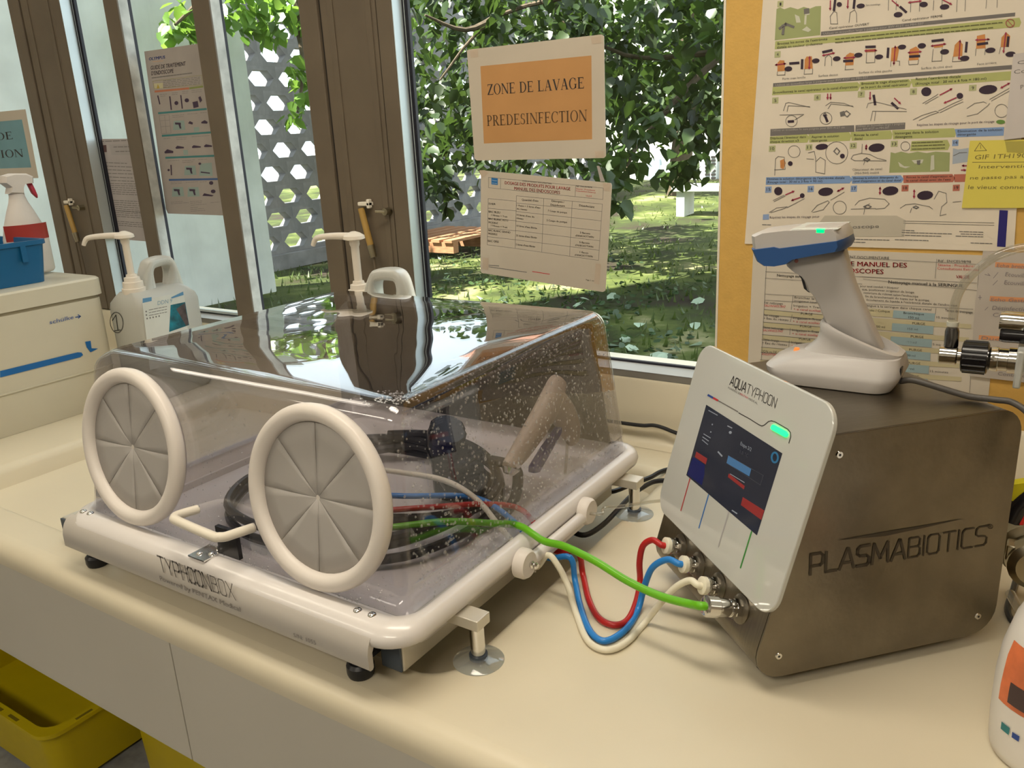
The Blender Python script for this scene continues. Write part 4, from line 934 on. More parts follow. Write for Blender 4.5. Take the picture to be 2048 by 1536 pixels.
b = B().prism([sp(1588, 457), (sp(1600, 470)), sp(1655, 466), sp(1668, 458), sp(1690, 452), sp(1690, 449.5), sp(1600, 451)], (0, -.0325, 0), (0, .0325, 0)); obj('top_cover', b, mat('pale_cover', (.72, .75, .71), .25), scn_, bevel=.001)
# its cable
b = B().tube([V((-.126, yc-.02, ZT+.010)), V((-.112, yc-.024, ZT+.014)), V((-.085, yc-.028, ZT+.010)), V((-.055, yc-.030, ZT+.0045)), V((-.03, yc-.032, ZT+.0045)), V((-.012, yc-.034, ZT+.004)), V((.006, yc-.045, ZT-.006)), V((.022, yc-.055, ZT-.035)), V((.035, yc-.06, ZT-.09))], .0036, n=10)
tag(obj('cable', b, mat('grey_cable', (.075, .068, .062), .45)), 'dark grey scanner cable lying over the top of the steel unit', 'cable')

# ================================================================= THINGS AT THE RIGHT EDGE
vY = 1.17
vp = lambda x, y, k=0: onY(vY+k, x, y)
vt = thing('valve_fitting', 'chrome elbow fitting with black knurled ring and clear tube at the right', 'fitting', vp(1985, 760))
a = vp(1878, 708); c = vp(2110, 728); Lx = (c-a)
b = B().rev(a, a+Lx*.17, [(0, .010), (.06, .0125), (.94, .0125), (1, .0095)], 20); obj('elbow', b, M_chrome, vt)
obj('neck', B().cyl(a+Lx*.16, a+Lx*.24, .0088, n=18), M_chrome, vt)
pf = [(0, .017), (.04, .0205)]+[(.08+.84*k/8, .0205) for k in range(9)]+[(.96, .0205), (1, .017)]
kn = obj('knurled_ring', B().rev(a+Lx*.205, a+Lx*.445, pf, 24), M_blackgl, vt)
for k in range(14):
    w_ = 2*math.pi*k/14; z = Lx.normalized(); x_ = z.orthogonal().normalized(); y_ = z.cross(x_); d = x_*math.cos(w_)+y_*math.sin(w_)
    obj('knurl', B().cyl(a+Lx*.225+d*.0204, a+Lx*.425+d*.0204, .0013, n=5), M_blackgl, kn)
obj('barrel', B().rev(a+Lx*.44, a+Lx*.72, [(0, .0135), (.1, .016), (.3, .016), (.32, .0145), (.6, .0145), (.62, .0165), (1, .0165)], 22), M_chrome, vt)
obj('small_tap', B().rev(vp(2000, 641), vp(2100, 650), [(0, .0115), (.1, .0125), (.5, .0125), (.52, .011), (1, .011)], 18), M_chrome, vt)
obj('small_tap', B().rev(vp(2000, 668), vp(2100, 676), [(0, .0090), (.1, .010), (1, .010)], 18), M_blackgl, vt)
obj('mount_plate', B().bb((vp(2044, 640).x, vY-.03, vp(2044, 766).z), (vp(2060, 640).x, vY+.03, vp(2044, 692).z)), M_galv, vt, bevel=.002)
obj('mount_arm', B().bb((vp(2060, 640).x, vY-.015, vp(2044, 740).z), (.30, vY+.015, vp(2044, 660).z)), M_galv, vt, smooth=False)
obj('mount_arm', B().bb((.27, vY+.0152, vp(2044, 740).z), (.30, 1.3845, vp(2044, 660).z)), M_galv, vt, smooth=False)
obj('socket', B().rev(vp(1902, 692), vp(1905, 655), [(0, .0085), (.8, .0085), (1, .007)], 16), mat('dark_chrome', (.18, .18, .19), .2, metal=1), vt)
obj('clear_tube', B().tube([vp(1905, 662), vp(1906, 640), vp(1912, 600), vp(1930, 565), vp(1965, 530), vp(2005, 507), vp(2060, 494), vp(2120, 500)], .0058, n=12), M_tube, vt)
obj('tube_seal', B().cyl(vp(1905, 652), vp(1906, 643), .0074, n=14), mat('milky_seal', (.6, .6, .52), .4), vt)
# cluster of couplings on the bench behind the steel unit
cp = thing('hose_coupling', 'nickel hose coupling with yellow and red tags at the right edge', 'coupling', (.055, 1.04, .9))
kq = lambda x, y: onY(1.05, x, y)
obj('body', B().rev(kq(2052, 1120)+V((.012, -.02, 0)), kq(2052, 1120)+V((-.002, .05, 0)), [(0, .022), (.1, .03), (.35, .03), (.4, .024), (.6, .024), (.65, .034), (1, .034)], 24), M_brass, cp)
obj('lever', B().bb(kq(2010, 1112)+V((0, -.012, 0)), kq(2046, 1088)+V((0, .01, 0))), M_brass, cp, bevel=.002)
obj('block', B().bb((.030, 1.078, .945), (.10, 1.11, 1.02)), M_blackgl, cp, bevel=.004)
obj('stem', B().cyl((.06, 1.05, .9003), (.06, 1.05, .95), .014, n=16), M_brass, cp)
obj('yellow_tag', B().rev(kq(2044, 985)+V((0, -.005, 0)), kq(2044, 985)+V((0, .012, 0)), [(0, .014), (.5, .017), (1, .014)], 8), mat('tag_yellow', (.62, .55, .01), .5), cp)
obj('red_lever', B().tube([kq(2036, 1044), kq(2046, 1026), kq(2062, 1000)], .0065, n=10), mat('tag_red', (.75, .012, .012), .4), cp)
obj('dark_pipe', B().tube([kq(2022, 1040), kq(2040, 1010), kq(2070, 985)], .011, n=10), M_blackgl, cp)
tag(obj('cable', B().tube([V((.02, 1.20, .904)), V((.015, 1.12, .9042)), V((.012, 1.06, .9042)), V((.030, 1.02, .9042)), V((.06, .99, .9042)), V((.12, .98, .9042))], .0038, n=8), M_black), 'short black cable on the bench behind the white bottle', 'cable')
tag(obj('clear_tube', B().tube([V((.012, 1.085, .9165)), V((.03, 1.03, .9165)), V((.055, .97, .9165)), V((.13, .93, .9165))], .0060, n=10), M_tube), 'clear tube crossing the bench between steel unit and white bottle', 'tube')
# white detergent bottle
bt = thing('detergent_bottle', 'white detergent bottle with orange label at the lower right corner', 'bottle', (.066, .808, .9))
bc = V((.066, .808, 0))
def bring(rx, ry, z): return [V((bc.x+rx*math.cos(2*math.pi*i/36), bc.y+ry*math.sin(2*math.pi*i/36), z)) for i in range(36)]
b = B().loft([bring(.050, .042, .9005), bring(.056, .046, .903), bring(.0585, .0475, .912), bring(.0600, .048, .94), bring(.0600, .048, .985), bring(.0575, .0465, 1.015), bring(.050, .042, 1.048), bring(.038, .034, 1.078), bring(.024, .024, 1.098), bring(.019, .019, 1.106), bring(.019, .019, 1.115)]); bo = obj('bottle', b, mat('white_hdpe', (.77, .74, .70), .35, coat=.2), bt, ang=60)
obj('cap', B().cyl(bc+V((0, 0, 1.113)), bc+V((0, 0, 1.145)), .022, n=24), M_white, bt, bevel=.002)
def lab(a0, a1, z0, z1, m, name, e=.0004, nz=4):
    b = B(); na = 14; vs = []
    def R_(z):
        pr = [(.9005, .050, .042), (.912, .0585, .0475), (.94, .06, .048), (.985, .06, .048), (1.015, .0575, .0465), (1.048, .05, .042), (1.078, .038, .034)]
        for (p, a_, b_), (q_, c_, d_) in zip(pr, pr[1:]):
            if p <= z <= q_: t = (z-p)/(q_-p); return a_+(c_-a_)*t, b_+(d_-b_)*t
        return pr[-1][1:]
    for j in range(nz+1):
        z = z0+(z1-z0)*j/nz; rx, ry = R_(z)
        for i in range(na+1): a = R(a0+(a1-a0)*i/na); vs.append(V((bc.x+(rx+e)*math.cos(a), bc.y+(ry+e)*math.sin(a), z)))
    fs = [(j*(na+1)+i, j*(na+1)+i+1, (j+1)*(na+1)+i+1, (j+1)*(na+1)+i) for j in range(nz) for i in range(na)]
    return obj(name, b.add(vs, fs), m, bo, ang=180)
lab(206, 330, .965, 1.030, mat('label_orange', (.62, .16, .06), .4, var=.3, scale=30), 'label', .0004)
lab(219, 330, .970, .992, mat('label_dark', (.06, .035, .035), .4), 'label_picture', .0008)
lab(216, 226, .938, .946, mat('label_teal', (.02, .20, .22), .4), 'label_mark', .0008, 1)
lab(229, 236, .938, .944, M_inkblue, 'label_mark', .0008, 1)
# ================================================================= CREAM TUB ON THE LEFT
TX = -1.90
tub = thing('disinfection_tub', 'large cream plastic tub with blue arrow markings standing left of the basin', 'tub', (TX-.24, .82, .9))
tp = lambda x, y, k=0: onX(TX+k, x, y)
zt_ = 1.217
rings = [rrect(TX-.46, TX-.012, .46, 1.088, .03, .9005, 5), rrect(TX-.466, TX-.006, .455, 1.092, .03, .93, 5), rrect(TX-.470, TX, .45, 1.096, .03, 1.0, 5), rrect(TX-.470, TX, .45, 1.096, .03, 1.168, 5)]
obj('body', B().loft(rings), M_tub, tub, ang=45)
obj('rib', B().loft([rrect(TX-.470, TX+.0028, .449, 1.0965, .03, z, 5) for z in (.998, 1.0015)]), M_tub, tub, ang=30)
obj('lid_gap', B().loft([rrect(TX-.468, TX-.002, .452, 1.094, .03, z, 5) for z in (1.168, 1.176)]), mat('tub_groove', (.36, .32, .22), .6), tub, ang=30)
obj('lid', B().loft([rrect(TX-.476, TX+.004, .446, 1.101, .03, 1.176, 5), rrect(TX-.476, TX+.004, .446, 1.101, .03, zt_-.004, 5), rrect(TX-.472, TX, .45, 1.097, .03, zt_, 5)]), M_tub, tub, ang=40)
pT = Plane(lambda x, y: onX(TX+.0006, x, y), (1, 0, 0))
M_bl = mat('blue_marking', (.008, .13, .40), .5)
P, w = font_polys('schülke'); pT.text('lettering', P, w, 99, 648.5, 147, 637.5, 98.7, 640.5, mat('tub_print', (.03, .10, .34), .5), tub)
pT.shapes('brand_arrow', pline([(151, 634.5), (161, 632.5)], 1.8)+pline([(156, 629.5), (160.5, 632.5), (157, 636.5)], 1.6), MATS['tub_print'], tub, .0006)
pT.shapes('level_line', [[(0, 742), (155, 704.5), (163, 705), (166, 710), (160, 714.5), (0, 755)]], M_bl, tub, .0006)
pT.shapes('corner_arrow', [[(170, 683.5), (181, 681.5), (183, 696.5), (196, 697), (181, 704.5), (173, 694.5)]], M_bl, tub, .0006)
# blue crate on the tub
def crate():
    z0 = zt_+.0006; c1 = onZ(z0, 106, 560); x1 = -1.955; y1 = onX(x1, 104, 520).y
    x0, y0, h = x1-.26, y1-.38, .098
    t = thing('storage_crate', 'blue plastic crate standing on the cream tub', 'crate', ((x0+x1)/2, (y0+y1)/2, z0))
    b = B().loft([rrect(x0+.014, x1-.014, y0+.014, y1-.014, .016, z0, 4), rrect(x0+.004, x1-.004, y0+.004, y1-.004, .018, z0+h-.012, 4), rrect(x0, x1, y0, y1, .018, z0+h-.010, 4), rrect(x0, x1, y0, y1, .018, z0+h, 4), rrect(x0+.008, x1-.008, y0+.008, y1-.008, .014, z0+h, 4), rrect(x0+.018, x1-.018, y0+.018, y1-.018, .012, z0+.004, 4)])
    obj('shell', b, M_crate, t, ang=40)
    for yy in (y1-.065, y1-.15, y1-.24): obj('rib', B().bb((x1-.0038, yy, z0+.052), (x1+.0006, yy+.012, z0+h-.01)), M_crate, t, smooth=False)
    return x0, x1, y0, y1, z0
cx0, cx1, cy0, cy1, cz = crate()
# spray bottle standing in the crate
sb = thing('spray_bottle', 'white trigger spray bottle with red label standing in the blue crate', 'bottle', (cx0+.10, cy1-.10, cz+.005))
sy = onX(cx0+.10, 42, 430); sc_ = V((cx0+.10, sy.y, 0)); zb = cz+.0045
def el(rx, ry, z): return [V((sc_.x+rx*math.cos(2*math.pi*i/28), sc_.y+ry*math.sin(2*math.pi*i/28), z)) for i in range(28)]
top = onX(sc_.x, 40, 372).z; nk = onX(sc_.x, 42, 392).z
b = B().loft([el(.030, .048, zb), el(.034, .053, zb+.006), el(.034, .053, nk-.10), el(.031, .045, nk-.07), el(.024, .031, nk-.035), el(.018, .022, nk-.015), el(.014, .018, nk), el(.014, .018, nk+.006)]); bo2 = obj('bottle', b, mat('spray_white', (.72, .66, .60), .45), sb, ang=60)
hp = lambda x, y: onX(sc_.x, x, y)
def slabx(poly, hw, m, name, par):
    P = [hp(x, y) for x, y in poly]; c = sum(P, V((0, 0, 0)))/len(P)
    return obj(name, B().loft([[c+(p-c)*k+V((o*hw, 0, 0)) for p in P] for o, k in ((-1, .85), (-.6, 1), (.6, 1), (1, .85))]), m, par, ang=45)
slabx([(14, 388), (16, 376), (2, 366), (2, 352), (20, 347), (48, 347), (62, 353), (63, 366), (47, 368), (42, 376), (43, 389)], .016, MATS['spray_white'], 'spray_head', sb)
slabx([(54, 367), (62, 366), (68, 378), (74, 392), (74, 396), (64, 387)], .006, mat('red_trigger', (.45, .02, .04), .4), 'trigger', sb)
b = B()
lz0, lz1 = hp(45, 480).z, hp(45, 448).z; vs = []
for z in (lz0, lz1):
    for i in range(11): a = R(-75+75*2*i/10); vs.append(V((sc_.x+.0345*math.cos(a), sc_.y+.0535*math.sin(a), z)))
b.add(vs, [(i, i+1, 12+i, 11+i) for i in range(10)]); obj('label', b, mat('red_label', (.38, .035, .025), .5), bo2, ang=180)
# cream ledge beside the tub against the window

# ================================================================= CANISTERS WITH DOSING PUMPS
def canister(label, org, rz, deco, fill):
    """local: long side along +x (neck at x small), label faces -y ... built in local coordinates"""
    M = Matrix.Translation(org) @ Matrix.Rotation(rz, 4, 'Z')
    t = thing('canister', label, 'canister', org, rz, group='disinfectant canisters with dosing pumps')
    L_, Wd, H, hs_ = .19, .122, .345, .262
    w = lambda x, y, z: M @ V((x, y, z))
    ring = lambda x0, x1, y0, y1, z, r=.02: [M @ v for v in rrect(x0, x1, y0, y1, r, z, 5)]
    hW = Wd/2
    # shoulders rise to the handle arch; body first
    b = B().loft([ring(.006, L_-.006, -hW+.006, hW-.006, .0005), ring(0, L_, -hW, hW, .010), ring(0, L_, -hW, hW, hs_-.03), ring(.002, L_-.004, -hW+.003, hW-.003, hs_-.015), ring(.010, L_-.016, -hW+.014, hW-.014, hs_), ring(.016, L_-.03, -hW+.026, hW-.026, hs_+.010, .018)])
    body = obj('body', b, M_canister, t, ang=50)
    # handle: flat arch with a slot
    oo = smooth_path([(.050, 0, hs_-.010), (.064, 0, hs_+.034), (.080, 0, H-.018), (.096, 0, H-.003), (.142, 0, H), (.163, 0, H-.014), (.176, 0, hs_+.030), (.189, 0, hs_-.016)], 4)
    ii = smooth_path([(.099, 0, hs_-.004), (.094, 0, hs_+.024), (.093, 0, H-.038), (.103, 0, H-.027), (.140, 0, H-.026), (.149, 0, H-.036), (.145, 0, hs_+.024), (.130, 0, hs_-.004)], 4)
    rgs = []
    for o_, i_ in zip(oo, ii):
        c_ = (o_+i_)/2; a_ = (o_-i_)/2; rgs.append([w(*(c_+a_*math.copysign(abs(math.cos(q_))**.6, math.cos(q_))+V((0, .021*math.copysign(abs(math.sin(q_))**.6, math.sin(q_)), 0)))) for q_ in [2*math.pi*k/14 for k in range(14)]])
    h_ = obj('handle', B().loft(rgs), M_canister, t, ang=80)
    # liquid level: slightly greener lower part
    # pump
    nx = .040
    pr = obj('neck_cap', B().rev(w(nx, 0, hs_+.004), w(nx, 0, hs_+.052), [(0, .027), (.3, .0275), (.32, .024), (.62, .0235), (.64, .019), (.85, .018), (.87, .013), (1, .012)], 26), M_pump, t)
    zt2 = hs_+.142
    obj('pump_stem', B().rev(w(nx, 0, hs_+.05), w(nx, 0, zt2), [(0, .0085), (.8, .0085), (.86, .0105), (1, .0105)], 16), M_pump, t)
    return t, M, w, body, hs_, nx, zt2
def spout(t, w, nx, z, d, m=None):
    """d: direction of the nozzle in the local plane"""
    dx, dy = d; q_ = lambda k, dz: w(nx+dx*k, dy*k, z+dz)
    m = m or M_pump
    b = B().rev(w(nx, 0, z-.004), w(nx, 0, z+.014), [(0, .016), (.15, .023), (.5, .022), (.8, .014), (1, .005)], 24); obj('pump_head', b, m, t)
    obj('spout', B().tube([q_(.012, .004), q_(.045, .0045), q_(.075, .003), q_(.092, .000), q_(.100, -.008), q_(.104, -.016)], lambda u: .0078-.0030*u, n=12), m, t)
# can 1 : next to the tub, long side running back towards the window
o1 = V((-1.862, 1.115, .9)); r1 = R(98)
t1, M1, w1_, body1, hsx, nx1, zz1 = canister('milky canister with dosing pump and a circled 1, beside the cream tub', o1, r1, 1, 0)
Mi = M1.to_3x3().inverted(); d = Mi @ (V((-.86, -.5, 0)).normalized()); spout(t1, w1_, nx1, zz1, (d.x, d.y))
nrm_end = (M1.to_3x3() @ V((-1, 0, 0))); pe = Plane(lambda x, y: onP(w1_(-.0005, 0, 0), nrm_end, x, y), nrm_end)
M_pen = mat('felt_pen', (.045, .045, .04), .6)
ec = ell(233.5, 645, 12.8, 20.5, 26, -.10); pe.shapes('handwritten_one', pline(ec+[ec[0]], 1.3)+pline([(225, 641), (232, 630), (236, 660)], 1.6)+pline([(229, 661.5), (241, 660)], 1.5), M_pen, body1, .0004)
nrm_s = (M1.to_3x3() @ V((0, -1, 0))); ps = Plane(lambda x, y: onP(w1_(0, -.0612, 0), nrm_s, x, y), nrm_s)
lb = ps.sheet('label', [(284, 601), (368, 583), (376, 668), (379, 720), (300, 740)], M_paper); lo_ = obj('label', lb, mat('label_pale', (.62, .63, .58), .4), body1, smooth=False)
ps.shapes('label_print', [[(285, 597), (303, 594), (303, 602), (285, 606)], [(341, 595), (366, 583), (367, 590), (344, 597)]], mat('label_blue', (.10, .26, .44), .5), lo_, .0005)
ps.t('DDN 9', 315, 610.5, 344, 605, 8.5, mat('label_bluegrey', (.22, .34, .42), .5), lo_)
ps.shapes('label_picture', [[(341, 610), (370, 604), (378, 650), (338, 664)]], mat('label_teal2', (.0, .16, .22), .4, var=.6, scale=40), lo_, .0005)
ps.shapes('label_picture', [[(352, 618), (369, 606), (377, 648), (372, 652)]], mat('label_darkpic', (.07, .05, .05), .4, var=.5, scale=70), lo_, .0007)
ps.shapes('label_text', sum([scribble(random.Random(k), 298, 620+5.5*k, 333, 613+5.5*k, 1.3, 7) for k in range(3)], [])+[ell(292, 623, 1.6, 1.6), ell(292.5, 630, 1.6, 1.6)]+[ell(294+6*k, 637-1.2*k, 1.5, 1.8) for k in range(5)], M_inkgrey, lo_, .0005)
# can 2 : behind the clear box, long side along the window
o2 = V((-1.262, 1.262, .9)); r2 = R(4)
t2, M2, w2_, body2, _, nx2, zz2 = canister('milky canister with dosing pump behind the clear box, below the window post', o2, r2, 2, 0)
Mi = M2.to_3x3().inverted(); d = Mi @ (V((-.98, -.2, 0)).normalized()); spout(t2, w2_, nx2, zz2, (d.x, d.y))

# ================================================================= CABLES behind the box
def cable(pts, label, r=.0042, m=M_black, cat='cable', nm='cable'):
    return tag(obj(nm, B().tube(pts, r, n=9, sub=6), m), label, cat)
zc = .9045
cable([onY(1.385, 1195, 838), onY(1.385, 1245, 846), onY(1.384, 1285, 851), onY(1.384, 1310, 851), onY(1.382, 1340, 861), onY(1.37, 1375, 880), V((-.49, 1.33, zc))], 'black cable running along the backsplash behind the steel unit', .0038)
cable([V((-.66, 1.19, zc)), V((-.60, 1.16, zc)), onZ(zc, 1225, 983), onZ(zc, 1265, 968), onZ(zc, 1300, 955), onZ(zc, 1340, 938), V((-.45, 1.36, zc))], 'black cable passing behind the rear suction leg of the clear box', .0042)
cable([onZ(zc, 1345, 961), onZ(zc, 1310, 963), onZ(zc, 1285, 975), onZ(zc, 1262, 992), onZ(zc, 1235, 1020), onZ(zc, 1205, 1050), onZ(zc, 1170, 1070), onZ(zc, 1140, 1060), V((-.60, 1.02, zc))], 'black cable looping under the right rim of the clear box', .0042)
zr = .975
cable([V((-.512, .955, .966)), V((-.495, .958, .968)), onY(.99, 1210, 1016), onY(1.02, 1250, 1012), onY(1.05, 1300, 1004), onY(1.08, 1340, 1000)], 'pair of thin clear tubes from the clamp disc to the steel unit', .0026, M_tube, 'tube', 'clear_tube')
# ================================================================= SHEETS
def paper(name, label, cat, plane, corners, m, group=None, t=.0007):
    b = plane.sheet(name, corners, m, t); P = [plane.p(x, y) for x, y in corners]
    o = obj(name, b, m, smooth=False); return tag(o, label, cat, group)
GP = Plane(lambda x, y: onY(1.4430, x, y), (0, -1, 0)); WP = Plane(lambda x, y: onY(1.3835, x, y), (0, -1, 0))
rnd = random.Random(9)
# ---- orange sign on the window
M_or = mat('orange_print', (.52, .27, .10), .4, var=.05)
s = paper('washing_zone_sign', 'laminated sign with orange panel reading ZONE DE LAVAGE PREDESINFECTION, stuck on the window', 'sign', GP, [(934, 102), (938, 99), (1203, 69), (1208, 72), (1212, 312), (1208, 316), (954, 321), (949, 317)], M_paperlam)
GP.shapes('orange_panel', [[(961, 132.5), (1183, 111), (1184.5, 278.5), (968, 287)]], M_or, s)
P, w = serif_polys('ZONE DE LAVAGE'); GP.text('lettering', P, w, 975.5, 190, 1169, 176.5, 974.5, 169, M_ink, s, 1.0)
P, w = serif_polys('PREDESINFECTION'); GP.text('lettering', P, w, 974.5, 252, 1174.5, 242, 973.5, 231, mat('brown_ink', (.10, .055, .025), .6), s, 1.0)
M_tape = mat('beige_tape', (.52, .42, .32), .4)
GP.shapes('tape', [[(1182, 75), (1202, 72), (1203, 86), (1184, 88)], [(940, 101), (956, 99), (957, 114), (942, 116)], [(1190, 303), (1208, 302), (1208, 314), (1191, 315)]], M_tape, s, .0007)
# ---- dosage table on the window
s = paper('dosage_table', 'white laminated dosage table with red heading below the orange sign', 'sign', GP, [(962, 344), (968, 341), (1222, 366), (1224, 371), (1211, 581), (1206, 584), (964, 546), (961, 541)], M_paperlam)
x = lambda u: 900+u/5.689; y = lambda v: 330+v/5.689       # detail picture -> photograph
GP.t('DOSAGE DES PRODUITS POUR LAVAGE', x(625), y(218), x(1370), y(290), 6.3, M_inkred, s, bold=.03)
GP.t('MANUEL DES ENDOSCOPES', x(732), y(282), x(1252), y(333), 6.3, M_inkred, s, bold=.03)
GP.t('ENREGISTREMENT DOCUMENTAIRE', x(828), y(188), x(1160), y(220), 2.6, M_ink, s)
GP.shapes('logo', [[(x(472), y(146)), (x(545), y(153)), (x(545), y(228)), (x(472), y(220))]], mat('logo_blue', (.02, .16, .42), .5), s)
GP.shapes('logo_waves', pline([(x(482), y(172)), (x(505), y(178)), (x(535), y(180))], 1.2)+pline([(x(482), y(205)), (x(505), y(208)), (x(535), y(212))], 1.2), mat('logo_pale', (.30, .45, .60), .5), s, .0007)
ln = []
def L2(a, c): ln.extend(pline([(x(a[0]), y(a[1])), (x(c[0]), y(c[1]))], .75))
for a, c in (((440, 140), (1745, 262)), ((440, 258), (1740, 392)), ((440, 140), (440, 258)), ((578, 152), (575, 272)), ((1430, 232), (1424, 358)), ((1745, 262), (1740, 392)), ((435, 382), (755, 412)), ((757, 350), (1735, 445)), ((435, 492), (1725, 525)) if False else ((435, 492), (755, 522)), ((755, 432), (1730, 528)), ((752, 528), (1722, 635)), ((435, 605), (755, 634)), ((748, 640), (1712, 748)), ((435, 720), (750, 748)), ((745, 745), (1705, 862)), ((430, 815), (745, 850)), ((742, 850), (1698, 970)), ((425, 908), (745, 948)), ((742, 948), (1690, 1085)), ((435, 382), (425, 908)), ((757, 350), (742, 948)), ((1068, 380), (1045, 990)), ((1392, 412), (1362, 1035)), ((1735, 445), (1690, 1085))): L2(a, c)
GP.shapes('table_lines', ln, M_inkgrey, s)
for txt, a, c, h in (('Quantité d\'eau', (818, 405), (1005, 418), 4), ('Détergent /', (1158, 418), (1300, 432), 4), ('Désinfectant', (1145, 462), (1308, 476), 4), ('Désinfectant', (1472, 470), (1645, 488), 4), ('EVIER', (443, 452), (520, 456), 4), ('1 Point = 5 litres d\'eau', (762, 468), (1028, 495), 3.4), ('du réseau', (762, 505), (878, 518), 3.4), ('7 Coups de pompe', (1115, 528), (1332, 552), 3.6), ('BAC BLEU', (441, 540), (572, 552), 4), ('1 Niveau = Trait', (470, 578), (655, 598), 3.4), ('10 litres d\'eau du', (760, 575), (960, 600), 3.6), ('réseau', (758, 612), (835, 622), 3.4), ('2 Coups de pompe', (1100, 638), (1332, 660), 3.6), ('BAC BLANC PETIT', (440, 620), (668, 645), 3.8), ('MODELE', (440, 662), (545, 672), 3.8), ('1 Niveau = Trait', (468, 696), (655, 720), 3.4), ('10 litres d\'eau filtrée', (758, 700), (990, 728), 3.6), ('BAC BLANC GRAND', (438, 750), (688, 778), 3.8), ('MODELE', (438, 790), (540, 800), 3.8), ('25 litres d\'eau filtrée', (752, 810), (988, 836), 3.6), ('BAC GRIS', (432, 872), (556, 884), 4), ('5 litres d\'eau filtrée', (750, 912), (970, 938), 3.6), ('3 flacons', (1480, 778), (1595, 790), 3.8), ('d\'ANIOXYTWIN', (1430, 812), (1636, 832), 3.8), ('5 flacons', (1474, 888), (1588, 900), 3.8), ('d\'ANIOXYTWIN', (1426, 920), (1630, 942), 3.8), ('1 flacon', (1478, 1000), (1574, 1012), 3.8), ('d\'ANIOXYTWIN', (1420, 1032), (1624, 1052), 3.8), ('Page 1 sur 1', (1548, 1312), (1658, 1326), 2.6)):
    GP.t(txt, x(a[0]), y(a[1]), x(c[0]), y(c[1]), h, M_ink, s, bold=.02)
GP.t('Réf : EN/CES/98/98', x(1438), y(246), x(1618), y(262), 2.8, M_ink, s); GP.t('Sésame : Procédures', x(1434), y(276), x(1652), y(296), 2.8, M_inkred, s); GP.t('Consultations Externes', x(1434), y(300), x(1658), y(322), 2.8, M_inkred, s); GP.t('VALIDÉ', x(1545), y(358), x(1614), y(364), 3, M_inkred, s)
GP.shapes('small_print', scribble(rnd, x(445), y(1140), x(556), y(1148), 1.6, 5)+scribble(rnd, x(445), y(1158), x(872), y(1220), 1.5, 5), M_inkgrey, s); GP.shapes('small_print', scribble(rnd, x(940), y(1212), x(1132), y(1242), 1.5, 5), M_inkred, s)
GP.shapes('tape', [[(x(335), y(60)), (x(400), y(58)), (x(440), y(95)), (x(360), y(150))], [(x(1740), y(200)), (x(1825), y(205)), (x(1815), y(300)), (x(1750), y(290))], [(x(1660), y(1120)), (x(1720), y(1128)), (x(1700), y(1360)), (x(1640), y(1345))], [(x(375), y(1050)), (x(440), y(1060)), (x(435), y(1190)), (x(370), y(1180))]], M_tape, s, .0007)
GP.shapes('tape', [[(x(1670), y(8)), (x(1702), y(12)), (x(1765), y(190)), (x(1712), y(188))]], mat('grey_tape', (.40, .36, .33), .5), s, .0003)
# ---- blue sign on the left window
s = paper('disinfection_zone_sign', 'laminated sign with blue panel reading ZONE DE DESINFECTION on the leftmost window', 'sign', GP, [(-170, 240), (51, 218.5), (77, 356), (-160, 366)], M_paperlam)
GP.shapes('blue_panel', [[(-148, 256), (44, 239), (63, 335), (-136, 342)]], mat('sky_blue_print', (.16, .34, .40), .4), s)
P, w = serif_polys('ZONE DE'); GP.text('lettering', P, w, -76, 287, 27, 278, -79, 273, M_ink, s, 1.0)
P, w = serif_polys('DESINFECTION'); GP.text('lettering', P, w, -118, 322, 48, 313.5, -121, 308, M_ink, s, 1.0)
# ---- notice between post and mullion
PP = Plane(lambda x, y: onY(1.4410, x, y), (0, -1, 0))
s = paper('typed_notice', 'white typed notice page on the left window, partly behind the first mullion', 'sign', GP, [(192, 278), (297, 277), (322, 485), (233, 478)], mat('notice_paper', (.42, .38, .37), .6))
GP.shapes('print_blocks', [[(219, 289), (290, 289), (293, 310), (223, 310)]], mat('notice_grey', (.38, .35, .34), .6), s)
GP.shapes('logo', [[(204.5, 290.5), (213, 290), (214, 304), (206.5, 304.5)]], mat('notice_logo', (.11, .06, .06), .6), s, .0006)
tl = [scribble(rnd, 200, 283, 280, 280, 1.6, 12), scribble(rnd, 228, 294, 285, 293, 1.6, 9), scribble(rnd, 232, 303, 288, 302, 1.6, 9)]
for k, (a, c) in enumerate(((211, 255), (211, 265), (214, 262), (214, 285), (213, 265), (216, 280))): tl.append(scribble(rnd, a+k*1.2, 325+k*7.2, c, 325+k*7.2+2, 1.4, 9))
for k in range(12): tl.append(scribble(rnd, 221+k*1.1, 367+k*4.1+(9 if k > 5 else 0), 285, 368+k*4.4+(9 if k > 5 else 0), 1.2, 8))
for k in range(7): tl.append(scribble(rnd, 231+k*1.2, 421+k*3.9+(6 if k > 3 else 0), 300, 425+k*4.0+(6 if k > 3 else 0), 1.2, 8))
GP.shapes('print_lines', sum(tl, []), M_inkgrey, s, .0005)
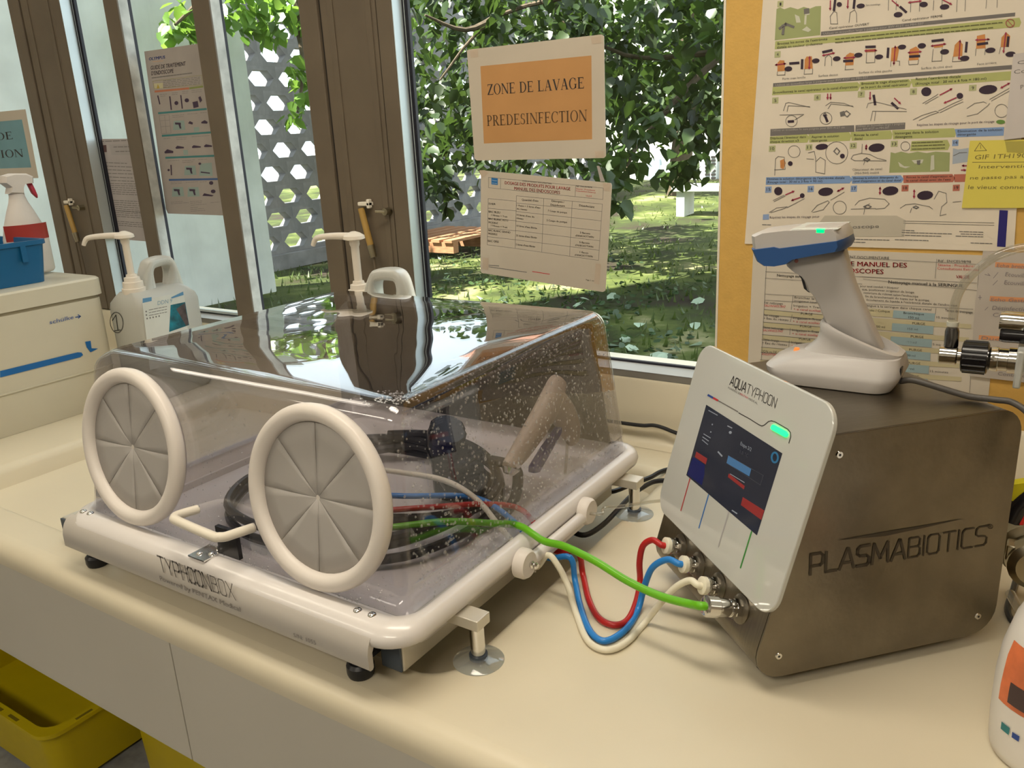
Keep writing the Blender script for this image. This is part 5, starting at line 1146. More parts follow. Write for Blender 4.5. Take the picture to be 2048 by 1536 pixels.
# ---- long instruction poster behind the second mullion
s = paper('treatment_guide_poster', 'tall instruction poster titled GUIDE DE TRAITEMENT D\'ENDOSCOPE between the two mullions', 'poster', GP, [(288.5, 103), (420, 84), (478, 432), (336, 427), (332, 418)], mat('poster_paper', (.36, .32, .29), .5))
u = lambda a: 260+a/4.268; v_ = lambda a: 80+a/4.268
GP.t('OLYMPUS', u(163), v_(175), u(300), v_(158), 6, M_inkblue, s, bold=.05); GP.shapes('brand_underline', pline([(u(195), v_(186)), (u(285), v_(178))], .7), mat('underline_orange', (.6, .3, .12), .5), s)
GP.t('GUIDE DE TRAITEMENT', u(178), v_(255), u(475), v_(218), 8, M_lilac, s, bold=.03); GP.t('D\'ENDOSCOPE', u(184), v_(302), u(372), v_(280), 8, M_lilac, s, bold=.03)
GP.shapes('small_print', scribble(rnd, u(190), v_(324), u(528), v_(282), 2, 7)+sum([scribble(rnd, u(285), v_(350+14*k), u(600), v_(316+14*k), 1.0, 8) for k in range(5)], []), M_inkgrey, s)
GP.shapes('warning_box', pline([(u(195), v_(352)), (u(610), v_(300)), (u(620), v_(382)), (u(208), v_(415)), (u(195), v_(352))], .8), mat('olive_line', (.28, .26, .10), .5), s); GP.shapes('warning_tile', [[(u(205), v_(372)), (u(282), v_(366)), (u(284), v_(412)), (u(210), v_(418))]], mat('pale_olive', (.50, .46, .28), .5), s); GP.shapes('warning_sign', [[(u(240), v_(376)), (u(255), v_(412)), (u(230), v_(414))]], mat('warn_yellow', (.45, .32, .05), .5), s, .0007)
bars = [((210, 440), (505, 412), mat('bar_orange', (.46, .17, .09), .5)), ((507, 412), (625, 396), mat('bar_olive', (.22, .26, .08), .5)), ((240, 625), (655, 588), mat('bar_teal', (.05, .20, .20), .5)), ((272, 818), (690, 788), MATS['bar_teal']), ((302, 1005), (718, 988), MATS['bar_teal']), ((332, 1194), (750, 1186), mat('bar_dblue', (.05, .11, .26), .5))]
for a, c, m in bars: GP.shapes('section_bar', [[(u(a[0]), v_(a[1]-8)), (u(c[0]), v_(c[1]-8)), (u(c[0]+2), v_(c[1]+9)), (u(a[0]+2), v_(a[1]+9))]], m, s)
dk = []; tn = []
for (a, c, r1_, r2_) in ((398, 538, 17, 17), (487, 515, 19, 17), (695, 1220, 18, 16), (712, 1292, 20, 16), (598, 1056, 12, 10), (332, 1110, 10, 10)): dk.append(ell(u(a), v_(c), r1_/4.27, r2_/4.27))
for q_ in ([(535, 530), (580, 520), (588, 570), (545, 582)], [(585, 490), (602, 480), (618, 515), (600, 535)], [(498, 712), (512, 692), (540, 705), (535, 722)], [(610, 700), (640, 684), (665, 700), (660, 714), (612, 712)], [(295, 955), (320, 932), (372, 948), (370, 965), (300, 968)], [(390, 918), (405, 903), (462, 912), (462, 924), (395, 928)], [(530, 912), (545, 898), (608, 908), (605, 918), (535, 922)], [(632, 905), (650, 890), (702, 900), (702, 912), (640, 914)], [(620, 1330), (635, 1308), (718, 1326), (700, 1334)]): dk.append([(u(a), v_(c)) for a, c in q_])
for a, c in (((240, 478), (256, 545)), ((342, 485), (354, 592)), ((436, 475), (448, 582)), ((352, 1070), (356, 1150)), ((610, 1128), (680, 1136))): dk += pline([(u(a[0]), v_(a[1])), (u(c[0]), v_(c[1]))], 2.4)
for (a, c) in ((375, 700), (470, 1085), (365, 1268), (497, 1268)): tn.append([(u(a), v_(c-10)), (u(a+88), v_(c-14)), (u(a+100), v_(c+66)), (u(a-6), v_(c+70))]); dk += [[(u(a+10), v_(c+4)), (u(a+60), v_(c+6)), (u(a+62), v_(c+22)), (u(a+14), v_(c+22))], [(u(a+40), v_(c+20)), (u(a+58), v_(c+18)), (u(a+66), v_(c+56)), (u(a+52), v_(c+56))]]
tn.append([(u(600), v_(1056)), (u(698), v_(1046)), (u(708), v_(1160)), (u(592), v_(1160))]); tn += [[(u(545), v_(745)), (u(592), v_(742)), (u(594), v_(780)), (u(548), v_(783))], [(u(455), v_(940)), (u(495), v_(938)), (u(498), v_(980)), (u(460), v_(982))]]
GP.shapes('tray_drawings', tn, mat('drawing_teal', (.26, .34, .31), .5), s, .0006); GP.shapes('black_drawings', dk, M_lilac, s, .0008)
gq = [scribble(rnd, u(a), v_(c), u(a+d_), v_(c-d_*.07), 1.0, 6) for a, c, d_ in ((255, 465, 60), (262, 480, 50), (360, 452, 50), (360, 466, 44), (448, 440, 60), (450, 455, 44), (528, 430, 85), (530, 446, 80), (362, 645, 100), (366, 660, 90), (492, 632, 82), (604, 622, 50), (395, 835, 95), (400, 850, 80), (530, 826, 150), (290, 842, 55), (325, 1032, 95), (448, 1030, 105), (450, 1046, 95), (585, 1022, 75), (350, 1215, 90), (352, 1228, 88), (480, 1216, 110), (600, 1212, 55), (350, 1385, 100), (352, 1398, 148), (515, 1380, 100), (518, 1394, 100), (522, 1410, 130), (690, 1388, 80), (520, 1430, 60), (520, 1446, 110), (522, 1462, 120))]
GP.shapes('small_print', sum(gq, []), mat('faint_ink', (.24, .22, .21), .6), s, .0005)
GP.shapes('grey_grid', pline([(u(250), v_(645)), (u(335), v_(638)), (u(352), v_(795)), (u(272), v_(800)), (u(250), v_(645))], .8)+pline([(u(256), v_(690)), (u(340), v_(684))], .8)+pline([(u(262), v_(740)), (u(346), v_(734))], .8)+pline([(u(296), v_(642)), (u(312), v_(798))], .8), MATS['faint_ink'], s, .0005)

# ---- big cleaning poster on the ochre wall
ps_ = paper('cleaning_steps_poster', 'large white poster of numbered cleaning steps with green and blue bars, ochre wall', 'poster', WP, [(1529, -40), (2075, -110), (2052, 130), (2028, 500), (2016, 494), (1994, 502.5), (1489.5, 487.5)], mat('poster_white', (.74, .66, .545), .5))
X = lambda a: 1440+a/3.339; Y = lambda a: a/3.339
pz = lambda pts: [(X(a), Y(c)) for a, c in pts]
Mg = mat('poster_green', (.44, .46, .17), .5, var=.04); Mg2 = mat('poster_green_tile', (.45, .46, .24), .5); Mgr = mat('poster_grey', (.17, .155, .145), .5); Mb = mat('poster_blue', (.22, .34, .58), .5); Mr = mat('poster_red', (.47, .15, .10), .5); Mdg = mat('poster_pool', (.33, .37, .16), .5); Mo = mat('poster_orange', (.58, .24, .07), .5, var=.15, scale=80); Mbp = mat('poster_pale_blue', (.40, .45, .52), .5); Mp = mat('plum_ink', (.035, .018, .035), .5); Mdr = mat('plum_red', (.36, .03, .07), .5)
WP.shapes('pool_panel', [pz([(378, 60), (400, 50), (430, 62), (470, 48), (520, 62), (560, 46), (600, 58), (640, 42), (676, 40), (670, 235), (366, 270)]), pz([(1140, 1016), (1170, 1024), (1210, 1012), (1260, 1024), (1320, 1012), (1380, 1022), (1440, 1012), (1536, 1018), (1532, 1146), (1130, 1154)])], Mdg, ps_)
WP.shapes('green_bar', [pz([(370, 275), (720, 245), (2000, 118), (2012, 150), (2000, 180), (740, 285), (366, 330)]), pz([(352, 582), (920, 548), (938, 570), (922, 606), (348, 636)]), pz([(932, 548), (1262, 528), (1280, 550), (1268, 582), (940, 604)]), pz([(1272, 528), (1944, 475), (1940, 535), (1288, 582)]), pz([(334, 912), (580, 896), (600, 918), (584, 952), (332, 960)]), pz([(592, 896), (862, 880), (878, 908), (868, 940), (598, 952)]), pz([(872, 882), (1140, 870), (1152, 896), (1146, 928), (880, 940)]), pz([(1150, 870), (1562, 856), (1580, 880), (1568, 916), (1156, 930)]), pz([(1280, 942), (1520, 934), (1536, 970), (1522, 1002), (1270, 1010)])], Mg, ps_, .0005)
WP.shapes('grey_bar', [pz([(676, 212), (1972, 84), (1970, 108), (674, 238)]), pz([(356, 556), (1950, 434), (1948, 462), (354, 580)]), pz([(338, 862), (896, 836), (898, 880), (336, 908)]), pz([(906, 836), (1238, 818), (1236, 862), (904, 878)])], Mgr, ps_, .0006)
WP.shapes('blue_bar', [pz([(308, 1184), (866, 1174), (884, 1198), (866, 1224), (306, 1234)]), pz([(878, 1176), (1208, 1170), (1228, 1196), (1212, 1220), (882, 1226)]), pz([(1568, 862), (1898, 848), (1894, 906), (1580, 916)])], Mb, ps_, .0006)
WP.shapes('red_bar', [pz([(1222, 1170), (1552, 1162), (1570, 1190), (1556, 1216), (1226, 1222)]), pz([(1562, 1164), (1650, 1162), (1650, 1214), (1566, 1216)])], Mr, ps_, .0006)
nums = [('1', 385, 8, 40, 42), ('4', 366, 344, 40, 42), ('5', 350, 652, 42, 40), ('6', 630, 632, 44, 40), ('7', 922, 610, 46, 42), ('8', 1270, 592, 46, 42), ('9', 1664, 568, 50, 40), ('10', 328, 974, 44, 40), ('11', 574, 966, 44, 38), ('12', 868, 954, 46, 40), ('13', 1142, 942, 46, 40)]
WP.shapes('number_tile', [pz([(a, c), (a+w_, c-3), (a+w_-2, c+h_-3), (a-2, c+h_)]) for n_, a, c, w_, h_ in nums], Mg2, ps_, .0006)
WP.shapes('number_tile', [pz([(a, c), (a+42, c-2), (a+40, c+40), (a-2, c+42)]) for a, c in ((304, 1246), (586, 1242), (874, 1240), (1552, 934))]+[pz([(288, 1432), (328, 1430), (328, 1466), (286, 1468)])], mat('poster_blue_tile', (.26, .36, .58), .5), ps_, .0006)
WP.shapes('number_tile', [pz([(a, c), (a+46, c-2), (a+44, c+40), (a-2, c+42)]) for a, c in ((1214, 1236), (1556, 1234))], Mr, ps_, .0006)
for n_, a, c, w_, h_ in nums+[('15', 304, 1246, 42, 40), ('16', 586, 1242, 42, 40), ('17', 874, 1240, 42, 40), ('14', 1552, 934, 42, 40), ('18', 1214, 1236, 46, 40), ('19', 1556, 1234, 46, 40)]:
    q_ = .30 if len(n_) == 1 else .60; m0 = a+w_*(.5-q_/2); WP.t(n_, X(m0), Y(c+h_*.72), X(m0+w_*q_), Y(c+h_*.70), 6.2, M_ink, ps_, k=.0009)
tx = [('Brossez les zones de l\'extrémité', 385, 300, 718, 268, 5, M_ink), ('distale en couleur ci-dessous', 382, 325, 684, 298, 5, M_ink), ('Canal opérateur OUVERT', 730, 196, 996, 168, 4.6, M_ink), ('Canal opérateur FERMÉ', 1216, 143, 1486, 114, 4.6, M_ink), ('Porte avec lentille', 418, 534, 572, 522, 4.4, M_inkgrey), ('Surface dessus', 658, 514, 788, 504, 4.4, M_inkgrey), ('Surface du côté gauche', 928, 492, 1150, 478, 4.4, M_inkgrey), ('Surface du côté droit', 1344, 463, 1552, 450, 4.4, M_inkgrey), ('Face arrière', 1718, 436, 1846, 424, 4.4, M_inkgrey),
      ('Ecouvillonnez le canal opérateur et le canal d\'aspiration', 358, 626, 918, 586, 4.8, M_ink), ('Brossez la cage d\'aspiration', 946, 566, 1258, 544, 4.6, M_ink), ('et le port du canal opérateur', 944, 592, 1254, 570, 4.6, M_ink), ('Rincez l\'extrémité distale', 1308, 536, 1608, 518, 5, M_ink), ('(Rinçage total : 30 ml x 6 fois = 180 ml)', 1306, 568, 1780, 532, 5, M_ink),
      ('Déplacez l\'érecteur dans', 338, 930, 576, 920, 4.6, M_ink), ('chaque direction x3', 336, 954, 526, 946, 4.6, M_ink), ('Aspirer la solution', 612, 922, 796, 914, 4.6, M_ink), ('détergente', 610, 946, 716, 942, 4.6, M_ink), ('Rincez le canal', 896, 910, 1056, 904, 4.6, M_ink), ('distal', 896, 934, 952, 932, 4.6, M_ink), ('Immergez dans la solution', 1168, 898, 1460, 886, 5, M_ink), ('détergente', 1168, 922, 1284, 918, 5, M_ink), ('Elimination de la solution', 1588, 884, 1886, 872, 4.6, M_ink), ('détergente', 1586, 906, 1710, 902, 4.6, M_ink),
      ('Eliminez la solution détergente de l\'extrémité distale', 316, 1202, 832, 1194, 4.4, M_ink), ('(Rinçage total : 30 ml x 3 fois = 90 ml)', 314, 1224, 684, 1216, 4.4, M_ink), ('Eliminez la solution détergente du', 892, 1196, 1190, 1190, 4.2, M_ink), ('canal d\'aspiration et du canal distal', 890, 1216, 1208, 1210, 4.2, M_ink), ('Rincez le canal d\'aspiration et', 1246, 1190, 1552, 1182, 4.2, M_ink), ('le canal distal avec de l\'eau', 1244, 1212, 1540, 1204, 4.2, M_ink),
      ('Obturateur de canal', 886, 1140, 1082, 1134, 4.4, M_inkgrey), ('(MH-944) inséré', 900, 1164, 1062, 1158, 4.4, M_inkgrey), ('Répétez les étapes de rinçage pour', 334, 1458, 664, 1452, 4.4, M_lilac), ('Répétez les étapes de rinçage pour le port de rinçage', 1316, 842, 1832, 818, 4.6, M_lilac), ('Sans assemblage', 975, 40, 1070, 34, 3.6, M_inkgrey)]
for t_, a, c, a2, c2, h_, m in tx: WP.t(t_, X(a), Y(c), X(a2), Y(c2), h_, m, ps_, k=.0009)
for t_, a, c, a2, c2 in (('Utilisez un écouvillon large à poignée pour BW-412T ou MH-507', 690, 232, 1360, 164), ('Utilisez un écouvillon large à poignée pour BW-412T ou MH-507', 372, 576, 990, 524), ('Utilisez un écouvillon fin sans poignée pour BW-412T ou', 348, 878, 832, 856), ('Utilisez un écouvillon large à poignée', 914, 850, 1230, 832), ('pour BW-412T ou MH-507', 914, 870, 1130, 858)): WP.t(t_, X(a), Y(c), X(a2), Y(c2), 4.2, mat('reversed_ink', (.45, .42, .38), .5), ps_, k=.0009)
tl = [scribble(rnd, X(772), Y(262), X(1885), Y(150), 2, 12), scribble(rnd, X(772), Y(284), X(1828), Y(184), 2, 12), scribble(rnd, X(1284), Y(954), X(1490), Y(946), 1.8, 8), scribble(rnd, X(1284), Y(974), X(1500), Y(966), 1.8, 8), scribble(rnd, X(1284), Y(996), X(1500), Y(988), 1.8, 8)]
WP.shapes('small_print', sum(tl, []), mat('dark_olive_ink', (.13, .13, .05), .6), ps_, .0009)
tl = [pline([(X(1226), Y(1476)), (X(1830), Y(1488))], .9), pline([(X(1226), Y(1490)), (X(1830), Y(1504))], .9)]+[scribble(rnd, X(a), Y(c), X(a+w_), Y(c+w_*.03), 1.6, 8) for a, c, w_ in ((1216, 1538, 80), (1216, 1552, 330), (1216, 1570, 260), (1600, 1546, 160), (1610, 1562, 146), (1576, 1576, 180), (870, 1596, 260), (1170, 1600, 220), (880, 1616, 90), (1676, 1622, 140), (284, 1500, 60))]
WP.shapes('small_print', sum(tl, []), M_inkgrey, ps_, .0007)
# black ovals, brushes, drawings and red arrows
ov = [(797, 30, 18, 16), (940, 40, 28, 16), (1360, 30, 28, 18), (1500, 46, 32, 18), (1190, 98, 30, 18), (457, 460, 26, 17), (640, 406, 26, 16), (780, 392, 26, 16), (924, 368, 28, 16), (1062, 380, 28, 16), (1216, 314, 28, 16), (1348, 306, 28, 18), (1500, 346, 30, 18), (1634, 390, 32, 18), (1806, 336, 34, 18), (1940, 362, 34, 18), (1378, 612, 34, 30), (1602, 640, 22, 20), (1790, 598, 62, 30), (680, 980, 42, 20), (470, 1092, 16, 16), (818, 1042, 16, 16), (1046, 986, 54, 28), (390, 1276, 28, 28), (550, 1306, 16, 16), (706, 1280, 50, 28), (1138, 1274, 54, 30), (1370, 1304, 54, 30)]
WP.shapes('oval_tags', [ell(X(a), Y(c), r1_/3.339, r2_/3.339, 16, -.12) for a, c, r1_, r2_ in ov], Mp, ps_, .0008)
br_ = [((770, 0), (762, 66)), ((900, -10), (894, 52)), ((1206, 48), (1242, 80)), ((470, 424), (524, 420)), ((550, 402), (548, 455)), ((690, 348), (745, 336)), ((830, 408), (882, 406)), ((978, 314), (1034, 312)), ((1124, 325), (1120, 380)), ((1270, 378), (1330, 374)), ((1420, 274), (1488, 266)), ((1648, 286), (1642, 344)), ((1724, 296), (1784, 288)), ((1926, 250), (1920, 306)), ((702, 772), (716, 808)), ((460, 812), (488, 810)), ((1150, 690), (1186, 722)), ((1028, 640), (1036, 696))]
WP.shapes('brush_drawings', sum([pline(pz([a, c]), 5) for a, c in br_], []), Mp, ps_, .0008)
og = [[(385, 420), (400, 402), (430, 404), (436, 472), (384, 478)], [(566, 400), (578, 378), (614, 376), (620, 458), (564, 462)], [(842, 370), (868, 352), (896, 358), (892, 434), (836, 438)], [(1146, 320), (1190, 310), (1196, 330), (1182, 408), (1140, 410)], [(1268, 330), (1310, 310), (1330, 330), (1326, 400), (1260, 404)], [(1568, 300), (1596, 272), (1622, 296), (1618, 374), (1556, 380)], [(1716, 240), (1770, 228), (1774, 322), (1710, 326)], [(1880, 250), (1912, 216), (1938, 240), (1930, 312), (1874, 316)], [(402, 1072), (430, 1060), (440, 1090), (424, 1130), (404, 1120)], [(970, 330), (1040, 326), (1040, 346), (970, 350)], [(1428, 300), (1490, 292), (1490, 314), (1430, 320)]]
WP.shapes('orange_drawings', [pz(q_) for q_ in og], Mo, ps_, .0006)
def arrow(a, c, w_=2.2, both=True, hd=5.5):
    (x0, y0), (x1, y1) = (X(a[0]), Y(a[1])), (X(c[0]), Y(c[1])); L_ = math.hypot(x1-x0, y1-y0); ux, uy = (x1-x0)/L_, (y1-y0)/L_; out = [seg((x0+ux*hd*.6*both, y0+uy*hd*.6*both), (x1-ux*hd*.6, y1-uy*hd*.6), w_)]
    out.append([(x1, y1), (x1-ux*hd-uy*hd*.5, y1-uy*hd+ux*hd*.5), (x1-ux*hd+uy*hd*.5, y1-uy*hd-ux*hd*.5)])
    if both: out.append([(x0, y0), (x0+ux*hd-uy*hd*.5, y0+uy*hd+ux*hd*.5), (x0+ux*hd+uy*hd*.5, y0+uy*hd-ux*hd*.5)])
    return out
ar = []
for a, c, bo_ in (((738, 6), (736, 72), 0), ((856, -5), (852, 60), 0), ((1150, 4), (1198, 44), 0), ((1254, 18), (1350, 6), 1), ((1490, 0), (1552, 32), 0), ((365, 434), (445, 424), 1), ((600, 372), (596, 466), 1), ((680, 372), (770, 352), 1), ((822, 388), (908, 382), 1), ((962, 340), (1052, 336), 1), ((1172, 302), (1160, 436), 1), ((1252, 352), (1350, 344), 1), ((1406, 308), (1512, 292), 1), ((1604, 264), (1596, 402), 1), ((1702, 268), (1804, 262), 1), ((1910, 212), (1892, 356), 1), ((720, 628), (718, 668), 0), ((740, 628), (738, 668), 0), ((1470, 634), (1554, 590), 0), ((1578, 652), (1492, 690), 0), ((1870, 590), (1938, 552), 1), ((978, 962), (976, 1004), 1), ((440, 1300), (500, 1274), 0), ((536, 1318), (474, 1340), 0), ((780, 1280), (832, 1252), 1), ((1070, 1244), (1068, 1302), 1), ((1298, 1262), (1296, 1326), 1), ((1646, 1106), (1612, 1106), 0), ((1612, 1136), (1646, 1134), 0), ((1004, 616), (1002, 670), 0), ((1166, 656), (1210, 696), 0)):
    ar += arrow(a, c, both=bool(bo_))
WP.shapes('red_arrows', ar, Mdr, ps_, .0010)
th = []
for q_ in ([(740, 160), (736, 110), (760, 76), (780, 84), (786, 160), (740, 160)], [(862, 150), (870, 84), (900, 66), (912, 90), (914, 150)], [(1124, 70), (1126, 0)], [(1176, 66), (1178, 10)], [(1272, 80), (1276, 10)], [(1332, 76), (1334, 8)], [(1424, 68), (1428, 4)], [(1480, 62), (1484, 0)], [(1580, 78), (1584, 0)], [(1636, 74), (1640, 0)], [(1776, 56), (1780, 0)], [(1850, 50), (1852, -8)], [(384, 480), (382, 502), (434, 500), (436, 474)], [(566, 462), (562, 496), (618, 492), (620, 460)], [(700, 440), (704, 384), (726, 366), (746, 384), (746, 438)], [(838, 440), (836, 466), (892, 462)], [(980, 350), (976, 420), (1034, 416), (1036, 346)], [(1142, 410), (1140, 444)], [(1182, 408), (1200, 408), (1198, 436)], [(1260, 406), (1262, 432), (1322, 428), (1326, 400)], [(1424, 330), (1416, 410), (1480, 406), (1484, 320)], [(1556, 380), (1552, 412), (1614, 408)], [(1710, 326), (1706, 372)], [(1772, 322), (1768, 366)], [(1874, 316), (1864, 360)], [(424, 740), (440, 690), (460, 684), (600, 716)], [(448, 744), (456, 706), (600, 712)], [(400, 768), (560, 764), (500, 800)], [(706, 706), (740, 682), (830, 690), (890, 714)], [(722, 726), (742, 694), (888, 708)], [(980, 720), (990, 690), (1040, 680), (1244, 730)], [(1006, 806), (1020, 742), (1246, 744)], [(1032, 806), (1040, 746)], [(1354, 690), (1440, 640), (1456, 628)], [(1370, 694), (1456, 646)], [(1290, 800), (1350, 770), (1440, 742), (1460, 750), (1400, 770), (1330, 804)], [(1460, 740), (1560, 690), (1620, 664)], [(1470, 752), (1570, 702), (1622, 680)], [(1650, 724), (1700, 690), (1760, 680), (1780, 690)], [(1650, 776), (1720, 760), (1790, 704), (1800, 690)], [(1800, 664), (1930, 590)], [(1812, 674), (1934, 606)], [(366, 1170), (372, 1060), (390, 1044), (430, 1050), (436, 1130), (364, 1134)], [(590, 1020), (630, 1010), (640, 1060), (640, 1150), (700, 1160), (704, 1070), (670, 1050), (640, 1080)], [(580, 1060), (626, 1064)], [(876, 1060), (890, 1036), (940, 1024), (1000, 1030), (1050, 1056), (1110, 1070)], [(876, 1060), (900, 1072), (1110, 1074)], [(950, 962), (948, 1024)], [(960, 1100), (968, 1070), (990, 1064)], [(356, 1338), (430, 1302)], [(362, 1346), (436, 1308)], [(330, 1418), (380, 1388), (450, 1380), (430, 1392), (340, 1420)], [(450, 1386), (564, 1326)], [(612, 1414), (650, 1370), (720, 1340), (730, 1350), (690, 1400), (620, 1418)], [(740, 1336), (830, 1282)], [(902, 1370), (930, 1340), (1000, 1322), (1100, 1330), (1130, 1360), (1100, 1390), (1040, 1396)], [(876, 1396), (1040, 1392)], [(960, 1430), (970, 1380), (1000, 1360)], [(1204, 1390), (1240, 1366), (1300, 1360), (1400, 1380), (1420, 1396)], [(1270, 1420), (1280, 1390)], [(1430, 1330), (1460, 1276), (1510, 1290), (1516, 1350), (1480, 1380), (1470, 1440), (1510, 1430)], [(1556, 1350), (1610, 1344)], [(1560, 1040), (1600, 1020), (1650, 1018)]):
    th += pline(pz(q_), 1.1)
for a, c, r_ in ((478, 808, 38), (708, 790, 40), (780, 1020, 74), (496, 1012, 40), (1238, 976, 30), (800, 1386, 44), (1880, 740, 44)):
    e_ = ell(X(a), Y(c), r_/3.339, r_/3.339, 20); th += pline(e_+[e_[0]], 1.0)
for a, c, w_, h_ in ((690, 770, 24, 44), (760, 1010, 40, 56), (820, 760, 50, 50), (960, 1066, 40, 30), (960, 1380, 50, 30), (1290, 1384, 36, 22)): th += pline(pz([(a, c), (a+w_*.5, c-h_*.4), (a+w_, c), (a+w_*.6, c+h_*.4), (a, c)]), 2.0)
th += pline(pz([(400, 190), (440, 160), (490, 180)]), 5)+pline(pz([(426, 186), (420, 226)]), 5)
WP.shapes('line_drawings', th, M_inkgrey, ps_, .0008)
WP.shapes('pale_drawings', [pz([(500, 96), (530, 110), (540, 150), (510, 152)]), pz([(560, 86), (586, 80), (592, 60), (600, 96), (572, 104)]), pz([(566, 104), (580, 104), (576, 164), (562, 164)]), pz([(548, 200), (580, 176), (610, 200), (590, 214)]), pz([(1190, 1080), (1230, 1110), (1272, 1112), (1240, 1124), (1200, 1112)]), pz([(1280, 1070), (1360, 1064), (1350, 1090), (1300, 1092)]), pz([(1410, 1040), (1430, 1034), (1432, 1130), (1404, 1140)])], mat('pale_drawing', (.58, .58, .46), .5), ps_, .0006)
WP.shapes('dark_drawings', [pz([(560, 60), (596, 54), (598, 90), (562, 96)]), pz([(412, 166), (448, 158), (450, 174), (414, 182)]), pz([(1314, 1072), (1340, 1068), (1336, 1100), (1316, 1098)]), pz([(800, 750), (830, 740), (840, 770), (806, 780)])], mat('poster_dark_grey', (.16, .15, .14), .5), ps_, .0007)
WP.shapes('blue_pool', [pz([(1556, 990), (1590, 998), (1660, 988), (1660, 1080), (1552, 1096)])], Mbp, ps_, .0005)
WP.shapes('no_reuse_sign', pline([(p_[0], p_[1]) for p_ in ell(X(1938), Y(155), 8.4, 8.0, 22)]+[ell(X(1938), Y(155), 8.4, 8.0, 22)[0]], 1.6)+pline(pz([(1922, 138), (1954, 172)]), 1.4), mat('sign_red', (.45, .12, .10), .5), ps_, .0010)
WP.shapes('green_pill', [ell(X(1874), Y(814), 9, 4.4, 16)], mat('pill_green', (.13, .26, .05), .5), ps_, .0008)
WP.shapes('pencil_note', [pz([(660, 1490), (700, 1440), (1180, 1440), (1240, 1470), (1230, 1580), (860, 1580), (700, 1540)])], mat('tracing_tape', (.54, .49, .40), .35), ps_, .0007); WP.t('noscope', X(858), Y(1526), X(1062), Y(1520), 7, M_inkgrey, ps_, k=.0012)
WP.shapes('edge_strip', [[(1999, 420), (2016, 421), (2011, 494), (1994, 493)]], mat('deep_blue_strip', (.02, .016, .16), .5), ps_, .0006)
# ---- second document
d2_ = paper('manual_cleaning_sheet', 'white printed table headed NETTOYAGE MANUEL DES ENDOSCOPES behind the scanner', 'sign', Plane(lambda x, y: onY(1.3845, x, y), (0, -1, 0)), [(1507, 494), (2004, 512), (1972, 845), (1492, 805)], M_paper)
D2 = Plane(lambda x, y: onY(1.3840, x, y), (0, -1, 0))
Xd = lambda a: 1480+a/4.096; Yd = lambda a: 480+a/4.096; pd = lambda pts: [(Xd(a), Yd(c)) for a, c in pts]
D2.t('NETTOYAGE MANUEL DES', Xd(560), Yd(202), Xd(1366), Yd(225), 9, M_inkred, d2_, bold=.04); D2.t('ENDOSCOPES', Xd(760), Yd(262), Xd(1174), Yd(278), 9, M_inkred, d2_, bold=.04)
D2.t('ENREGISTREMENT DOCUMENTAIRE', Xd(680), Yd(142), Xd(1222), Yd(158), 5, M_ink, d2_)
D2.t('Réf : EN/CES/98/98', Xd(1624), Yd(180), Xd(1892), Yd(188), 5, M_ink, d2_); D2.t('Sésame : Procédures', Xd(1622), Yd(212), Xd(1925), Yd(224), 5, M_inkred, d2_); D2.t('Consultations Externes', Xd(1618), Yd(240), Xd(1960), Yd(254), 5, M_inkred, d2_); D2.t('VALIDÉ', Xd(1770), Yd(312), Xd(1880), Yd(318), 6.5, M_inkred, d2_, bold=.04)
D2.t('Nettoyage semi-automatique', Xd(304), Yd(298), Xd(700), Yd(318), 5, M_ink, d2_, bold=.03); D2.t('Nettoyage manuel à la SERINGUE', Xd(1216), Yd(354), Xd(1826), Yd(388), 6, M_ink, d2_, bold=.03)
WPt = [('pour tout conduit > bloqueur', 985, 384, 1302, 400), ('que, positionner irrigateur de lavage', 1000, 410, 1426, 436), ('ouverture du robinet selon l\'endoscope', 1012, 438, 1460, 470), ('fin du branchement du tuyau sur la pompe', 1026, 468, 1550, 502), ('écoulement du liquide à l\'extrémité distale de l\'endoscope', 1036, 496, 1780, 544), ('Seringue à la seringue dans chaque canal', 1000, 542, 1568, 578)]
for t_, a, c, a2, c2 in WPt: D2.t(t_, Xd(a), Yd(c), Xd(a2), Yd(c2), 4.2, M_ink, d2_)
yl = []; bl_ = []; lines = []
def row(k): return 600+98*k
for k in range(6):
    yl.append(pd([(198-8*k, 568+103*k), (1000, 640+101*k), (1000, 680+101*k), (196-8*k, 610+103*k)])); lines += pline(pd([(198-8*k, 568+103*k), (1000, 640+101*k)]), .8)+pline(pd([(196-8*k, 610+103*k), (1000, 680+101*k)]), .8)
    D2.t('PURGE', Xd(500-8*k), Yd(610+103*k), Xd(595-8*k), Yd(618+103*k), 4.6, M_ink, d2_)
    yl.append(pd([(1000, 632+108*k), (1895-20*k, 690+108*k), (1893-20*k, 726+108*k), (1000, 676+108*k)])); D2.t('PURGE', Xd(1412-13*k), Yd(690+108*k), Xd(1518-13*k), Yd(697+108*k), 4.6, M_ink, d2_)
    if k < 5:
        bl_.append(pd([(1248-11*k, 680+108*k), (1586-12*k, 706+108*k), (1582-12*k, 772+108*k), (1244-11*k, 744+108*k)])); D2.t(['150 ml', '150 ml', '300 ml', '3 ml', '3 ml'][k], Xd(1372-10*k), Yd(736+108*k), Xd(1456-10*k), Yd(741+108*k), 4.4, M_ink, d2_)
        yl.append(pd([(1000, 664+108*k), (1246-11*k, 680+108*k), (1242-11*k, 742+108*k), (1000, 726+108*k)]))
bl_.append(pd([(1258, 575), (1600, 602), (1592, 664), (1252, 636)])); yl.append(pd([(1060, 560), (1256, 575), (1250, 634), (1040, 620)]))
D2.shapes('cream_rows', yl, mat('row_cream', (.55, .49, .31), .5), d2_); D2.shapes('blue_cells', bl_, mat('cell_blue', (.31, .42, .45), .5), d2_, .0006)
